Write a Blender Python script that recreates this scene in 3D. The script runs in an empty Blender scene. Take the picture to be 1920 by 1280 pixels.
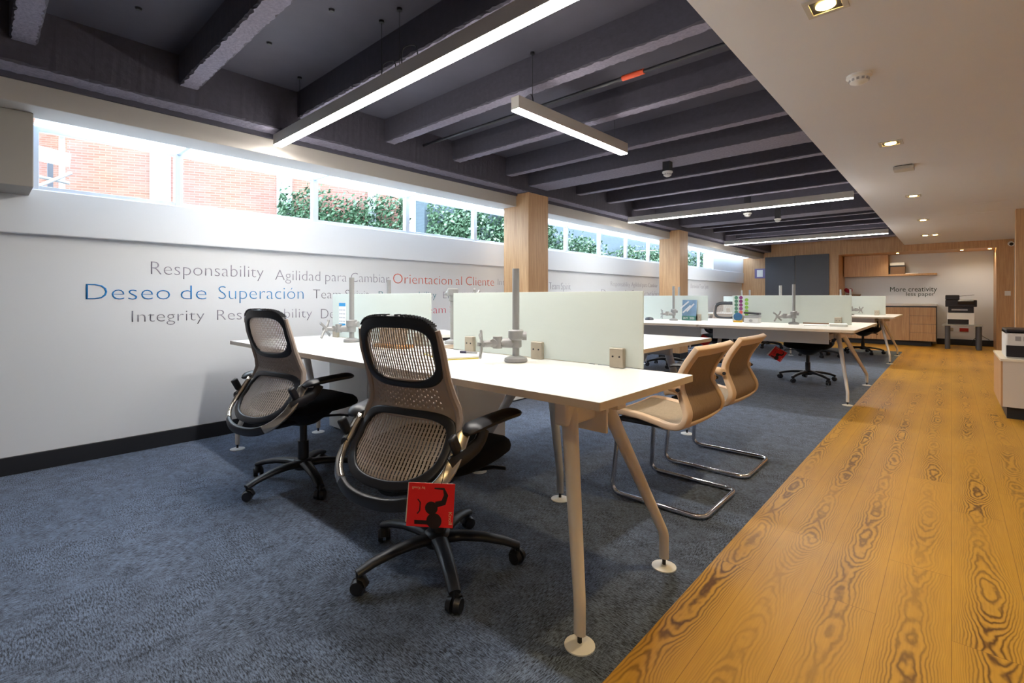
import bpy, bmesh, math, random
from mathutils import Vector, Matrix
random.seed(7)
C = bpy.context.scene.collection
S = bpy.context.scene
PI = math.pi

# ------------------------------------------------------------------ camera, sky, exposure
cam_d = bpy.data.cameras.new('camera')
cam = bpy.data.objects.new('camera', cam_d); C.objects.link(cam)
cam.location = (0, 0, 1.04)
cam.rotation_euler = (PI / 2, 0, math.radians(42.1))
cam_d.sensor_width = 36.0
cam_d.lens = 912.0 / 1920 * 36
cam_d.shift_y = -82.0 / 1920
cam_d.clip_start = 0.02
S.camera = cam
S.view_settings.view_transform = 'Standard'
S.view_settings.look = 'None'
S.view_settings.exposure = 1.15
S.view_settings.gamma = 1.0
S.view_settings.use_curve_mapping = False

SKY = 13.0
W = bpy.data.worlds.new('overcast_sky'); S.world = W
W.use_nodes = True
wnt = W.node_tree
wb = wnt.nodes['Background']
wb.inputs['Color'].default_value = (0.74, 0.87, 1.0, 1)
# overcast sky: brightest overhead, dim ground
wtc = wnt.nodes.new('ShaderNodeTexCoord'); wsx = wnt.nodes.new('ShaderNodeSeparateXYZ'); wmr = wnt.nodes.new('ShaderNodeValToRGB'); wmu = wnt.nodes.new('ShaderNodeMath')
wnt.links.new(wtc.outputs['Generated'], wsx.inputs[0])
wma = wnt.nodes.new('ShaderNodeMapRange'); wma.inputs[1].default_value = -1.0; wnt.links.new(wsx.outputs[2], wma.inputs[0])
wnt.links.new(wma.outputs[0], wmr.inputs[0])
e = wmr.color_ramp.elements
e[0].position = 0.46; e[0].color = (0.05, 0.05, 0.05, 1); e[1].position = 1.0; e[1].color = (1, 1, 1, 1)
x_ = e.new(0.53); x_.color = (0.22, 0.22, 0.22, 1)
wmu.operation = 'MULTIPLY'; wmu.inputs[1].default_value = SKY
wnt.links.new(wmr.outputs[0], wmu.inputs[0]); wnt.links.new(wmu.outputs[0], wb.inputs['Strength'])

S.cycles.sample_clamp_indirect = 6.0
S.cycles.max_bounces = 9
S.cycles.diffuse_bounces = 5
S.cycles.transparent_max_bounces = 12

LED_COL = (1.0, 0.95, 0.88); LED_STR = 52.0
DOWN_COL = (1.0, 0.74, 0.36); DOWN_W = 26.0

# ------------------------------------------------------------------ materials
def srgb(r, g, b):
    f = lambda c: (c / 255 / 12.92) if c / 255 <= 0.04045 else ((c / 255 + 0.055) / 1.055) ** 2.4
    return (f(r), f(g), f(b), 1)

def new_mat(name):
    m = bpy.data.materials.new(name); m.use_nodes = True
    nt = m.node_tree
    return m, nt, nt.nodes['Principled BSDF']

def N(nt, t, **kw):
    n = nt.nodes.new(t)
    for k, v in kw.items():
        if k in n.inputs: n.inputs[k].default_value = v
        else: setattr(n, k, v)
    return n

def mat(name, col, rough=0.5, metal=0.0, var=0.06, scale=40.0, bump=0.0, spec=0.5, stretch=(1, 1, 1)):
    """plain surface with a little procedural variation"""
    m, nt, b = new_mat(name)
    tc = N(nt, 'ShaderNodeTexCoord'); mp = N(nt, 'ShaderNodeMapping'); mp.inputs['Scale'].default_value = stretch
    nt.links.new(tc.outputs['Object'], mp.inputs['Vector'])
    no = N(nt, 'ShaderNodeTexNoise', Scale=scale, Detail=3.0)
    nt.links.new(mp.outputs[0], no.inputs['Vector'])
    mx = N(nt, 'ShaderNodeMix', data_type='RGBA')
    mx.inputs[6].default_value = tuple(c * (1 - var) for c in col[:3]) + (1,)
    mx.inputs[7].default_value = tuple(min(1, c * (1 + var)) for c in col[:3]) + (1,)
    nt.links.new(no.outputs['Fac'], mx.inputs[0]); nt.links.new(mx.outputs[2], b.inputs['Base Color'])
    b.inputs['Roughness'].default_value = rough; b.inputs['Metallic'].default_value = metal
    b.inputs['Specular IOR Level'].default_value = spec
    if bump:
        bp = N(nt, 'ShaderNodeBump', Strength=bump, Distance=0.004)
        nt.links.new(no.outputs['Fac'], bp.inputs['Height']); nt.links.new(bp.outputs[0], b.inputs['Normal'])
    return m

def emit(name, col, strength):
    m = bpy.data.materials.new(name); m.use_nodes = True; nt = m.node_tree
    nt.nodes.clear()
    e = N(nt, 'ShaderNodeEmission', Strength=strength); e.inputs['Color'].default_value = tuple(col) + (1,)
    o = N(nt, 'ShaderNodeOutputMaterial'); nt.links.new(e.outputs[0], o.inputs[0])
    return m

def veneer(name, c1, c2, rough=0.45, axis='z'):
    m, nt, b = new_mat(name)
    tc = N(nt, 'ShaderNodeTexCoord'); mp = N(nt, 'ShaderNodeMapping')
    mp.inputs['Scale'].default_value = {'z': (26, 26, 1.0), 'x': (1, 26, 26)}[axis]
    nt.links.new(tc.outputs['Object'], mp.inputs['Vector'])
    no = N(nt, 'ShaderNodeTexNoise', Scale=2.6, Detail=5.0, Roughness=0.62, Distortion=0.5)
    nt.links.new(mp.outputs[0], no.inputs['Vector'])
    r = N(nt, 'ShaderNodeValToRGB'); r.color_ramp.elements[0].position = 0.3; r.color_ramp.elements[1].position = 0.72
    r.color_ramp.elements[0].color = c1; r.color_ramp.elements[1].color = c2
    nt.links.new(no.outputs['Fac'], r.inputs[0]); nt.links.new(r.outputs[0], b.inputs['Base Color'])
    b.inputs['Roughness'].default_value = rough
    return m

def math_node(nt, op, a=None, b=None):
    n = nt.nodes.new('ShaderNodeMath'); n.operation = op
    for i, v in enumerate((a, b)):
        if v is None: continue
        if isinstance(v, (int, float)): n.inputs[i].default_value = v
        else: nt.links.new(v, n.inputs[i])
    return n.outputs[0]

def floor_wood():
    m, nt, b = new_mat('golden_wood_planks')
    L = nt.links
    tc = N(nt, 'ShaderNodeTexCoord'); sp = N(nt, 'ShaderNodeSeparateXYZ'); L.new(tc.outputs['Object'], sp.inputs[0])
    sw = N(nt, 'ShaderNodeCombineXYZ'); L.new(sp.outputs[1], sw.inputs[0]); L.new(sp.outputs[0], sw.inputs[1])
    br = N(nt, 'ShaderNodeTexBrick', Scale=1.0)
    br.inputs['Color1'].default_value = (0, 0, 0, 1); br.inputs['Color2'].default_value = (1, 1, 1, 1)
    br.inputs['Mortar'].default_value = (0.5, 0.5, 0.5, 1)
    br.inputs['Mortar Size'].default_value = 0.0012; br.inputs['Mortar Smooth'].default_value = 0.2
    br.inputs['Brick Width'].default_value = 1.22; br.inputs['Row Height'].default_value = 0.185
    br.offset = 0.37
    L.new(sw.outputs[0], br.inputs['Vector'])
    rid = N(nt, 'ShaderNodeSeparateColor'); L.new(br.outputs['Color'], rid.inputs[0])
    # cathedral figure: contour lines of a parabola across each plank, shifted along it
    px = math_node(nt, 'DIVIDE', sp.outputs[0], 0.185)
    xl = math_node(nt, 'SUBTRACT', math_node(nt, 'FRACT', px), 0.5)
    z = math_node(nt, 'ADD', math_node(nt, 'MULTIPLY', rid.outputs[0], 31.0), math_node(nt, 'MULTIPLY', math_node(nt, 'FLOOR', px), 7.3))
    cv = N(nt, 'ShaderNodeCombineXYZ')
    L.new(math_node(nt, 'MULTIPLY', sp.outputs[1], 1.15), cv.inputs[0]); L.new(z, cv.inputs[1])
    f = N(nt, 'ShaderNodeTexNoise', Scale=1.0, Detail=2.2, Roughness=0.45); L.new(cv.outputs[0], f.inputs['Vector'])
    cv2 = N(nt, 'ShaderNodeCombineXYZ')
    L.new(math_node(nt, 'MULTIPLY', sp.outputs[0], 22.0), cv2.inputs[0]); L.new(math_node(nt, 'MULTIPLY', sp.outputs[1], 9.0), cv2.inputs[1]); L.new(z, cv2.inputs[2])
    f2 = N(nt, 'ShaderNodeTexNoise', Scale=1.0, Detail=2.5); L.new(cv2.outputs[0], f2.inputs['Vector'])
    # the heart wanders a little sideways along the plank
    xo = math_node(nt, 'ADD', xl, math_node(nt, 'MULTIPLY', math_node(nt, 'SUBTRACT', f.outputs['Fac'], 0.5), 0.5))
    par = math_node(nt, 'MULTIPLY', math_node(nt, 'MULTIPLY', xo, xo), 40.0)
    h = math_node(nt, 'ADD', par, math_node(nt, 'ADD', math_node(nt, 'MULTIPLY', f.outputs['Fac'], 26.0), math_node(nt, 'MULTIPLY', f2.outputs['Fac'], 2.4)))
    ring = math_node(nt, 'ADD', math_node(nt, 'MULTIPLY', math_node(nt, 'SINE', math_node(nt, 'MULTIPLY', h, 6.283)), 0.5), 0.5)
    ring = math_node(nt, 'POWER', ring, 1.8)
    mr = N(nt, 'ShaderNodeMapRange'); mr.inputs[1].default_value = 0.10; mr.inputs[2].default_value = 0.50
    mr.inputs[3].default_value = 0.95; mr.inputs[4].default_value = 0.12; L.new(math_node(nt, 'ABSOLUTE', xo), mr.inputs[0])
    cv3 = N(nt, 'ShaderNodeCombineXYZ'); L.new(z, cv3.inputs[0]); L.new(math_node(nt, 'MULTIPLY', sp.outputs[1], 0.8), cv3.inputs[1])
    f3 = N(nt, 'ShaderNodeTexNoise', Scale=1.0, Detail=1.0); L.new(cv3.outputs[0], f3.inputs['Vector'])
    mr2 = N(nt, 'ShaderNodeMapRange'); mr2.inputs[1].default_value = 0.35; mr2.inputs[2].default_value = 0.6
    mr2.inputs[3].default_value = 0.25; mr2.inputs[4].default_value = 1.0; L.new(f3.outputs['Fac'], mr2.inputs[0])
    fig = math_node(nt, 'MULTIPLY', math_node(nt, 'MULTIPLY', ring, mr.outputs[0]), mr2.outputs[0])
    # fine pores along the plank
    cv4 = N(nt, 'ShaderNodeCombineXYZ')
    L.new(math_node(nt, 'MULTIPLY', sp.outputs[0], 160.0), cv4.inputs[0]); L.new(math_node(nt, 'MULTIPLY', sp.outputs[1], 6.0), cv4.inputs[1])
    f4 = N(nt, 'ShaderNodeTexNoise', Scale=1.0, Detail=2.0); L.new(cv4.outputs[0], f4.inputs['Vector'])
    base = N(nt, 'ShaderNodeMix', data_type='RGBA')
    base.inputs[6].default_value = srgb(174, 126, 36); base.inputs[7].default_value = srgb(202, 154, 54)
    L.new(f4.outputs['Fac'], base.inputs[0])
    dk = N(nt, 'ShaderNodeMix', data_type='RGBA'); dk.inputs[7].default_value = srgb(84, 50, 12)
    L.new(fig, dk.inputs[0]); L.new(base.outputs[2], dk.inputs[6])
    seam = N(nt, 'ShaderNodeMix', data_type='RGBA'); seam.inputs[7].default_value = srgb(105, 66, 20)
    L.new(math_node(nt, 'MULTIPLY', br.outputs['Fac'], 0.6), seam.inputs[0]); L.new(dk.outputs[2], seam.inputs[6])
    L.new(seam.outputs[2], b.inputs['Base Color'])
    b.inputs['Roughness'].default_value = 0.42
    b.inputs['Specular IOR Level'].default_value = 0.4
    return m

def carpet():
    m, nt, b = new_mat('blue_grey_carpet_tiles')
    L = nt.links
    tc = N(nt, 'ShaderNodeTexCoord')
    ns = []
    for sc in ((250, 46, 1), (50, 230, 1)):
        mp = N(nt, 'ShaderNodeMapping'); mp.inputs['Scale'].default_value = sc
        L.new(tc.outputs['Object'], mp.inputs['Vector'])
        n = N(nt, 'ShaderNodeTexNoise', Scale=1.0, Detail=3.0, Roughness=0.7); L.new(mp.outputs[0], n.inputs['Vector']); ns.append(n)
    ck = N(nt, 'ShaderNodeTexNoise', Scale=2.3, Detail=1.0); L.new(tc.outputs['Object'], ck.inputs['Vector'])
    mr = N(nt, 'ShaderNodeMapRange'); mr.inputs[1].default_value = 0.42; mr.inputs[2].default_value = 0.58; L.new(ck.outputs['Fac'], mr.inputs[0])
    mx = N(nt, 'ShaderNodeMix', data_type='FLOAT'); L.new(mr.outputs[0], mx.inputs[0]); L.new(ns[0].outputs['Fac'], mx.inputs[2]); L.new(ns[1].outputs['Fac'], mx.inputs[3])
    fine = N(nt, 'ShaderNodeTexNoise', Scale=420.0, Detail=1.0); L.new(tc.outputs['Object'], fine.inputs['Vector'])
    big = N(nt, 'ShaderNodeTexNoise', Scale=14.0, Detail=3.0); L.new(tc.outputs['Object'], big.inputs['Vector'])
    s = math_node(nt, 'ADD', math_node(nt, 'MULTIPLY', mx.outputs[0], 0.75), math_node(nt, 'ADD', math_node(nt, 'MULTIPLY', fine.outputs['Fac'], 0.2), math_node(nt, 'MULTIPLY', big.outputs['Fac'], 0.15)))
    r = N(nt, 'ShaderNodeValToRGB'); e = r.color_ramp.elements
    e[0].position = 0.46; e[1].position = 0.65
    e[0].color = (0.012, 0.016, 0.026, 1); e[1].color = (0.158, 0.205, 0.300, 1)
    L.new(s, r.inputs[0]); L.new(r.outputs[0], b.inputs['Base Color'])
    bp = N(nt, 'ShaderNodeBump', Strength=0.35, Distance=0.004); L.new(s, bp.inputs['Height']); L.new(bp.outputs[0], b.inputs['Normal'])
    b.inputs['Roughness'].default_value = 0.95; b.inputs['Specular IOR Level'].default_value = 0.1
    b.inputs['Sheen Weight'].default_value = 0.15
    return m

def brick_mat():
    m, nt, b = new_mat('orange_brick')
    L = nt.links
    tc = N(nt, 'ShaderNodeTexCoord'); sp = N(nt, 'ShaderNodeSeparateXYZ'); L.new(tc.outputs['Object'], sp.inputs[0])
    cb = N(nt, 'ShaderNodeCombineXYZ'); L.new(math_node(nt, 'ADD', sp.outputs[0], sp.outputs[1]), cb.inputs[0]); L.new(sp.outputs[2], cb.inputs[1])
    br = N(nt, 'ShaderNodeTexBrick', Scale=1.0); L.new(cb.outputs[0], br.inputs['Vector'])
    br.inputs['Color1'].default_value = srgb(138, 101, 87); br.inputs['Color2'].default_value = srgb(126, 87, 72); br.inputs['Mortar'].default_value = srgb(143, 114, 102)
    br.inputs['Mortar Size'].default_value = 0.006; br.inputs['Brick Width'].default_value = 0.20; br.inputs['Row Height'].default_value = 0.040
    no = N(nt, 'ShaderNodeTexNoise', Scale=1.2, Detail=4.0); L.new(tc.outputs['Object'], no.inputs['Vector'])
    mx = N(nt, 'ShaderNodeMix', data_type='RGBA'); mx.blend_type = 'MULTIPLY'; mx.inputs[0].default_value = 0.35
    L.new(br.outputs['Color'], mx.inputs[6]); L.new(no.outputs['Color'], mx.inputs[7]); L.new(mx.outputs[2], b.inputs['Base Color'])
    b.inputs['Roughness'].default_value = 0.9
    return m

def translucent(name, col, trans=0.6, rough=0.3, see=0.0):
    m = bpy.data.materials.new(name); m.use_nodes = True; nt = m.node_tree; nt.nodes.clear(); L = nt.links
    no = N(nt, 'ShaderNodeTexNoise', Scale=9.0)
    mxc = N(nt, 'ShaderNodeMix', data_type='RGBA'); mxc.inputs[6].default_value = tuple(c * 0.96 for c in col[:3]) + (1,); mxc.inputs[7].default_value = col
    L.new(no.outputs['Fac'], mxc.inputs[0])
    d = N(nt, 'ShaderNodeBsdfDiffuse'); t = N(nt, 'ShaderNodeBsdfTranslucent'); g = N(nt, 'ShaderNodeBsdfGlossy', Roughness=rough)
    L.new(mxc.outputs[2], d.inputs['Color']); L.new(mxc.outputs[2], t.inputs['Color'])
    a = N(nt, 'ShaderNodeMixShader', Fac=trans); L.new(d.outputs[0], a.inputs[1]); L.new(t.outputs[0], a.inputs[2])
    b = N(nt, 'ShaderNodeMixShader', Fac=0.06); L.new(a.outputs[0], b.inputs[1]); L.new(g.outputs[0], b.inputs[2])
    out = b.outputs[0]
    if see:
        tr = N(nt, 'ShaderNodeBsdfTransparent'); c = N(nt, 'ShaderNodeMixShader', Fac=see); L.new(out, c.inputs[1]); L.new(tr.outputs[0], c.inputs[2]); out = c.outputs[0]
    o = N(nt, 'ShaderNodeOutputMaterial'); L.new(out, o.inputs[0])
    return m

def pane_mat():
    m = bpy.data.materials.new('window_pane'); m.use_nodes = True; nt = m.node_tree; nt.nodes.clear(); L = nt.links
    tr = N(nt, 'ShaderNodeBsdfTransparent'); tr.inputs['Color'].default_value = (0.93, 0.96, 0.96, 1)
    g = N(nt, 'ShaderNodeBsdfGlossy', Roughness=0.01); lw = N(nt, 'ShaderNodeLayerWeight', Blend=0.5); fr = math_node(nt, 'MULTIPLY', math_node(nt, 'POWER', lw.outputs['Facing'], 4.0), 0.4)
    mx = N(nt, 'ShaderNodeMixShader'); L.new(fr, mx.inputs[0]); L.new(tr.outputs[0], mx.inputs[1]); L.new(g.outputs[0], mx.inputs[2])
    o = N(nt, 'ShaderNodeOutputMaterial'); L.new(mx.outputs[0], o.inputs[0])
    return m

MT = dict(
    wall=mat('white_wall_paint', srgb(222, 226, 232), 0.6, var=0.015, scale=3),
    trimw=mat('white_frame_paint', srgb(206, 213, 224), 0.35, var=0.01),
    pier=mat('grey_block_paint', srgb(158, 154, 148), 0.6, var=0.03, scale=5),
    beam=mat('cream_beam_paint', srgb(184, 179, 172), 0.6, var=0.03, scale=5),
    dark=mat('dark_violet_ceiling_paint', srgb(76, 75, 88), 0.8, var=0.12, scale=8, bump=0.25),
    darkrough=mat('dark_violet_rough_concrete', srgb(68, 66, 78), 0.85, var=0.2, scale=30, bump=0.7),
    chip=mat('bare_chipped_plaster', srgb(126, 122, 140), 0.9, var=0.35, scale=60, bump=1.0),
    soffit=mat('white_soffit_paint', srgb(218, 219, 224), 0.7, var=0.015, scale=4),
    base=mat('dark_skirting', srgb(28, 30, 36), 0.5),
    oak=veneer('light_oak_veneer', srgb(178, 134, 92), srgb(212, 172, 128)),
    floor=floor_wood(), carpet=carpet(),
    desk=mat('white_laminate', srgb(226, 224, 219), 0.32, var=0.01),
    edge=mat('beige_edge_band', srgb(206, 190, 170), 0.45, var=0.03),
    legw=mat('warm_white_powder_coat', srgb(226, 216, 204), 0.38, var=0.02),
    legd=mat('grey_metal_frame', srgb(166, 166, 170), 0.45, var=0.03),
    glass=translucent('frosted_green_glass', srgb(232, 239, 235), 0.45, 0.25, 0.12),
    clip=mat('brushed_nickel_clamp', srgb(176, 166, 150), 0.35, 0.7),
    grey=mat('silver_grey_plastic', srgb(150, 150, 150), 0.4, 0.25),
    black=mat('black_plastic', srgb(28, 29, 36), 0.42, var=0.1),
    blackfab=mat('black_seat_fabric', srgb(20, 20, 24), 0.9, var=0.3, scale=500, bump=0.3, spec=0.15),
    taupe=mat('taupe_elastomer', srgb(160, 146, 136), 0.6, var=0.04),
    slat=mat('taupe_mesh_slats', srgb(176, 164, 154), 0.6, var=0.05),
    chrome=mat('polished_chrome', srgb(205, 205, 210), 0.12, 1.0, var=0.01),
    satin=mat('satin_nickel', srgb(190, 182, 172), 0.25, 0.9, var=0.02),
    sandf=mat('sand_plastic_frame', srgb(206, 178, 150), 0.45, var=0.03),
    sandm=mat('brown_sand_mesh', srgb(134, 112, 90), 0.75, var=0.35, scale=300, bump=0.4, stretch=(1, 0.12, 0.12)),
    sandm2=mat('light_sand_mesh', srgb(150, 134, 114), 0.75, var=0.3, scale=260, bump=0.5, stretch=(0.12, 1, 1)),
    doorg=mat('charcoal_door_laminate', srgb(76, 78, 86), 0.5, var=0.04, scale=200),
    alu=mat('light_fixture_housing', srgb(190, 186, 180), 0.5, 0.1, var=0.02),
    red=mat('red_card', srgb(232, 26, 28), 0.45, var=0.03),
    paper=mat('white_paper', srgb(238, 238, 234), 0.7, var=0.02),
    whitep=mat('white_plastic', srgb(232, 232, 230), 0.4, var=0.01),
    led=emit('led_diffuser', LED_COL, LED_STR),
    bulb=emit('warm_bulb', (1.0, 0.62, 0.16), 40.0),
    brick=brick_mat(),
    skyl=translucent('translucent_roof_sheet', srgb(222, 228, 234), 0.85, 0.4),
    pane=pane_mat(),
    conc=mat('weathered_grey_fence', srgb(70, 82, 90), 0.85, var=0.25, scale=7, stretch=(1, 1, 6)),
    leaf=mat('green_leaves', srgb(58, 86, 60), 0.5, var=0.7, scale=6),
    yel=mat('yellow_cover', srgb(216, 196, 70), 0.6),
)

# ------------------------------------------------------------------ mesh helpers
class MB:
    def __init__(s): s.bm = bmesh.new()
    def _tf(s, vs, m):
        bmesh.ops.transform(s.bm, matrix=m, verts=vs)
    def box(s, c, d, rz=0, rx=0, ry=0):
        r = bmesh.ops.create_cube(s.bm, size=1)['verts']
        s._tf(r, Matrix.Translation(c) @ Matrix.Rotation(rz, 4, 'Z') @ Matrix.Rotation(ry, 4, 'Y') @ Matrix.Rotation(rx, 4, 'X') @ Matrix.Diagonal((d[0], d[1], d[2], 1)))
        return s
    def bb(s, x0, x1, y0, y1, z0, z1):
        return s.box(((x0 + x1) / 2, (y0 + y1) / 2, (z0 + z1) / 2), (x1 - x0, y1 - y0, z1 - z0))
    def cyl(s, p0, p1, r0, r1=None, seg=16):
        return s.tube([p0, p1], [r0, r0 if r1 is None else r1], seg)
    def tube(s, path, r, seg=10, closed=False, flat=None):
        """sweep a circle (or an ellipse: flat=(a,b) multipliers) along a path"""
        P = [Vector(p) for p in path]; n = len(P)
        R = [r] * n if isinstance(r, (int, float)) else list(r)
        tang = []
        for i in range(n):
            a = P[(i - 1) % n] if (closed or i > 0) else P[0]
            b = P[(i + 1) % n] if (closed or i < n - 1) else P[-1]
            t = b - a; tang.append(t.normalized() if t.length > 1e-9 else Vector((0, 0, 1)))
        up = Vector((0, 0, 1)) if abs(tang[0].z) < 0.9 else Vector((1, 0, 0))
        nrm = (up - tang[0] * up.dot(tang[0])).normalized()
        rings = []
        fa, fb = flat or (1, 1)
        for i in range(n):
            nrm = (nrm - tang[i] * nrm.dot(tang[i])).normalized()
            bi = tang[i].cross(nrm)
            rings.append([s.bm.verts.new(P[i] + (nrm * math.cos(2 * PI * k / seg) * fa + bi * math.sin(2 * PI * k / seg) * fb) * R[i]) for k in range(seg)])
        m = n if closed else n - 1
        for i in range(m):
            A, B = rings[i], rings[(i + 1) % n]
            for k in range(seg):
                s.bm.faces.new((A[k], A[(k + 1) % seg], B[(k + 1) % seg], B[k]))
        if not closed:
            s.bm.faces.new(list(reversed(rings[0]))); s.bm.faces.new(rings[-1])
        return s
    def lathe(s, prof, c=(0, 0, 0), seg=24):
        rings = []
        for r, z in prof:
            rings.append([s.bm.verts.new((c[0] + r * math.cos(2 * PI * k / seg), c[1] + r * math.sin(2 * PI * k / seg), c[2] + z)) for k in range(seg)])
        for A, B in zip(rings, rings[1:]):
            for k in range(seg): s.bm.faces.new((A[k], A[(k + 1) % seg], B[(k + 1) % seg], B[k]))
        s.bm.faces.new(list(reversed(rings[0]))); s.bm.faces.new(rings[-1])
        return s
    def prism(s, poly, z0, z1):
        a = [s.bm.verts.new((x, y, z0)) for x, y in poly]; b = [s.bm.verts.new((x, y, z1)) for x, y in poly]
        n = len(poly)
        for k in range(n): s.bm.faces.new((a[k], a[(k + 1) % n], b[(k + 1) % n], b[k]))
        s.bm.faces.new(list(reversed(a))); s.bm.faces.new(b)
        return s
    def strip(s, A, B, closed=False):
        a = [s.bm.verts.new(p) for p in A]; b = [s.bm.verts.new(p) for p in B]
        n = len(a)
        for k in range(n if closed else n - 1):
            s.bm.faces.new((a[k], a[(k + 1) % n], b[(k + 1) % n], b[k]))
        return s
    def grid(s, fn, nu, nv, keep=None):
        V = [[s.bm.verts.new(fn(i / nu, j / nv)) for j in range(nv + 1)] for i in range(nu + 1)]
        for i in range(nu):
            for j in range(nv):
                if keep is None or keep(i, j): s.bm.faces.new((V[i][j], V[i + 1][j], V[i + 1][j + 1], V[i][j + 1]))
        lone = [v for v in s.bm.verts if not v.link_faces]
        bmesh.ops.delete(s.bm, geom=lone, context='VERTS')
        return s
    def build(s, name, m, parent=None, bevel=0, sub=0, solid=0, smooth=35, seg=2, off=0):
        bmesh.ops.recalc_face_normals(s.bm, faces=s.bm.faces)
        me = bpy.data.meshes.new(name); s.bm.to_mesh(me); s.bm.free()
        me.materials.append(m)
        if smooth:
            me.shade_smooth()
            if smooth < 180: me.set_sharp_from_angle(angle=math.radians(smooth))
        o = bpy.data.objects.new(name, me); C.objects.link(o)
        if parent: o.parent = parent
        if solid:
            md = o.modifiers.new('solid', 'SOLIDIFY'); md.thickness = solid; md.offset = off
        if bevel:
            md = o.modifiers.new('bevel', 'BEVEL'); md.width = bevel; md.segments = seg; md.limit_method = 'ANGLE'
        if sub:
            md = o.modifiers.new('sub', 'SUBSURF'); md.levels = sub; md.render_levels = sub
        return o

def tag(o, label, cat, group=None, kind=None):
    o['label'] = label; o['category'] = cat
    if group: o['group'] = group
    if kind: o['kind'] = kind
    return o
def thing(name, label, cat, loc=(0, 0, 0), rz=0, group=None):
    o = bpy.data.objects.new(name, None); C.objects.link(o); o.empty_display_size = 0.1
    o.location = loc; o.rotation_euler = (0, 0, rz)
    return tag(o, label, cat, group)
def struct(o, label, cat): return tag(o, label, cat, kind='structure')
def dup(root, loc, rz, label, group=None):
    def cp(o, parent):
        c = o.copy(); C.objects.link(c)
        if parent: c.parent = parent
        for ch in list(o.children): cp(ch, c)
        return c
    r = cp(root, None); r.location = loc; r.rotation_euler = (0, 0, rz); r['label'] = label
    if group: r['group'] = group
    return r
def catmull(P, n=6, closed=False):
    P = [Vector(p) for p in P]; out = []
    m = len(P)
    for i in range(m if closed else m - 1):
        p0 = P[(i - 1) % m] if (closed or i) else P[0]; p1 = P[i]; p2 = P[(i + 1) % m]; p3 = P[(i + 2) % m] if (closed or i < m - 2) else P[-1]
        for k in range(n):
            t = k / n
            out.append(0.5 * ((2 * p1) + (p2 - p0) * t + (2 * p0 - 5 * p1 + 4 * p2 - p3) * t * t + (3 * p1 - p0 - 3 * p2 + p3) * t ** 3))
    if not closed: out.append(P[-1])
    return out
def fillet(P, r, n=5):
    P = [Vector(p) for p in P]; out = [P[0]]
    for a, b, c in zip(P, P[1:], P[2:]):
        u = (a - b); v = (c - b); d = min(r, u.length * 0.49, v.length * 0.49)
        p, q = b + u.normalized() * d, b + v.normalized() * d
        for k in range(n + 1):
            t = k / n; out.append(p * (1 - t) ** 2 + b * 2 * t * (1 - t) + q * t * t)
    out.append(P[-1]); return out
def roundrect(x0, x1, y0, y1, r, n=5):
    pts = []
    for cx, cy, a in ((x1 - r, y1 - r, 0), (x0 + r, y1 - r, 90), (x0 + r, y0 + r, 180), (x1 - r, y0 + r, 270)):
        for k in range(n + 1):
            t = math.radians(a + 90 * k / n); pts.append((cx + r * math.cos(t), cy + r * math.sin(t)))
    return pts
def lettering(name, text, width, height, m, thin=0.0, parent=None, extrude=0.0008):
    """flat letters: x from 0 to width, cap height scaled to height, standing in the local xz plane facing -y"""
    cu = bpy.data.curves.new(name, 'FONT'); cu.body = text; cu.size = 1; cu.offset = -thin; cu.extrude = 0
    cu.resolution_u = 3
    t = bpy.data.objects.new(name, cu); C.objects.link(t)
    dg = bpy.context.evaluated_depsgraph_get(); dg.update()
    me = bpy.data.meshes.new_from_object(t.evaluated_get(dg))
    bpy.data.objects.remove(t); bpy.data.curves.remove(cu)
    xs = [v.co.x for v in me.vertices]; x0, x1 = min(xs), max(xs)
    cap = 0.73
    for v in me.vertices:
        x, y = (v.co.x - x0) / (x1 - x0) * width, v.co.y / cap * height
        v.co = (x, 0, y)
    me.materials.clear(); me.materials.append(m)
    o = bpy.data.objects.new(name, me); C.objects.link(o)
    if parent: o.parent = parent
    md = o.modifiers.new('solid', 'SOLIDIFY'); md.thickness = extrude * 2; md.offset = 0
    return o

# ------------------------------------------------------------------ the room
XL = -4.11; SOF = -0.76; ZS = 2.19; ZC = 2.48; YF = 13.6
struct(MB().bb(-4.3, -0.70, -3.0, 12.0, -0.1, 0.0).build('floor_carpet', MT['carpet'], smooth=0), 'dark blue grey carpet covering the desk area', 'carpet floor')
struct(MB().bb(-0.70, 3.0, -3.0, 14.7, -0.1, 0.0005).bb(-4.3, -0.70, 12.0, 14.7, -0.1, 0.0005).build('floor_wood', MT['floor'], smooth=0), 'golden plank floor with strong grain along the corridor', 'wood floor')
struct(MB().bb(-4.3, XL, -3.0, YF, 0, 1.42).build('wall_left', MT['wall'], smooth=0), 'long white wall carrying printed words under the windows', 'wall')
struct(MB().bb(-4.3, -4.06, -3.0, YF, 1.42, 1.69).build('trim_1', MT['wall'], bevel=0.006, smooth=0), 'white projecting ledge beneath the window band', 'window ledge')
struct(MB().bb(-4.3, -3.73, -3.0, 0.22, 1.645, 2.05).build('wall_pier', MT['pier'], bevel=0.004, smooth=0), 'boxed out grey wall block left of the first window', 'wall')
struct(MB().bb(-4.3, -4.07, 11.42, YF, 1.69, 2.07).build('wall_left_end', MT['wall'], smooth=0), 'bright white wall beyond the last window', 'wall')
struct(MB().bb(XL, XL + 0.018, -3.0, YF, 0, 0.105).build('baseboard_left', MT['base'], bevel=0.002, smooth=0), 'dark skirting along the lettered wall', 'skirting')
struct(MB().bb(-3.83, -3.577, -3.0, YF, 2.05, 2.165).build('trim_2', MT['beam'], bevel=0.004, smooth=0), 'cream head beam running above the windows', 'beam')
struct(MB().bb(-3.83, -3.56, -3.0, YF, 2.165, 2.6).build('wall_upper', MT['dark'], smooth=0), 'dark strip of wall above the head beam', 'wall')
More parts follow.
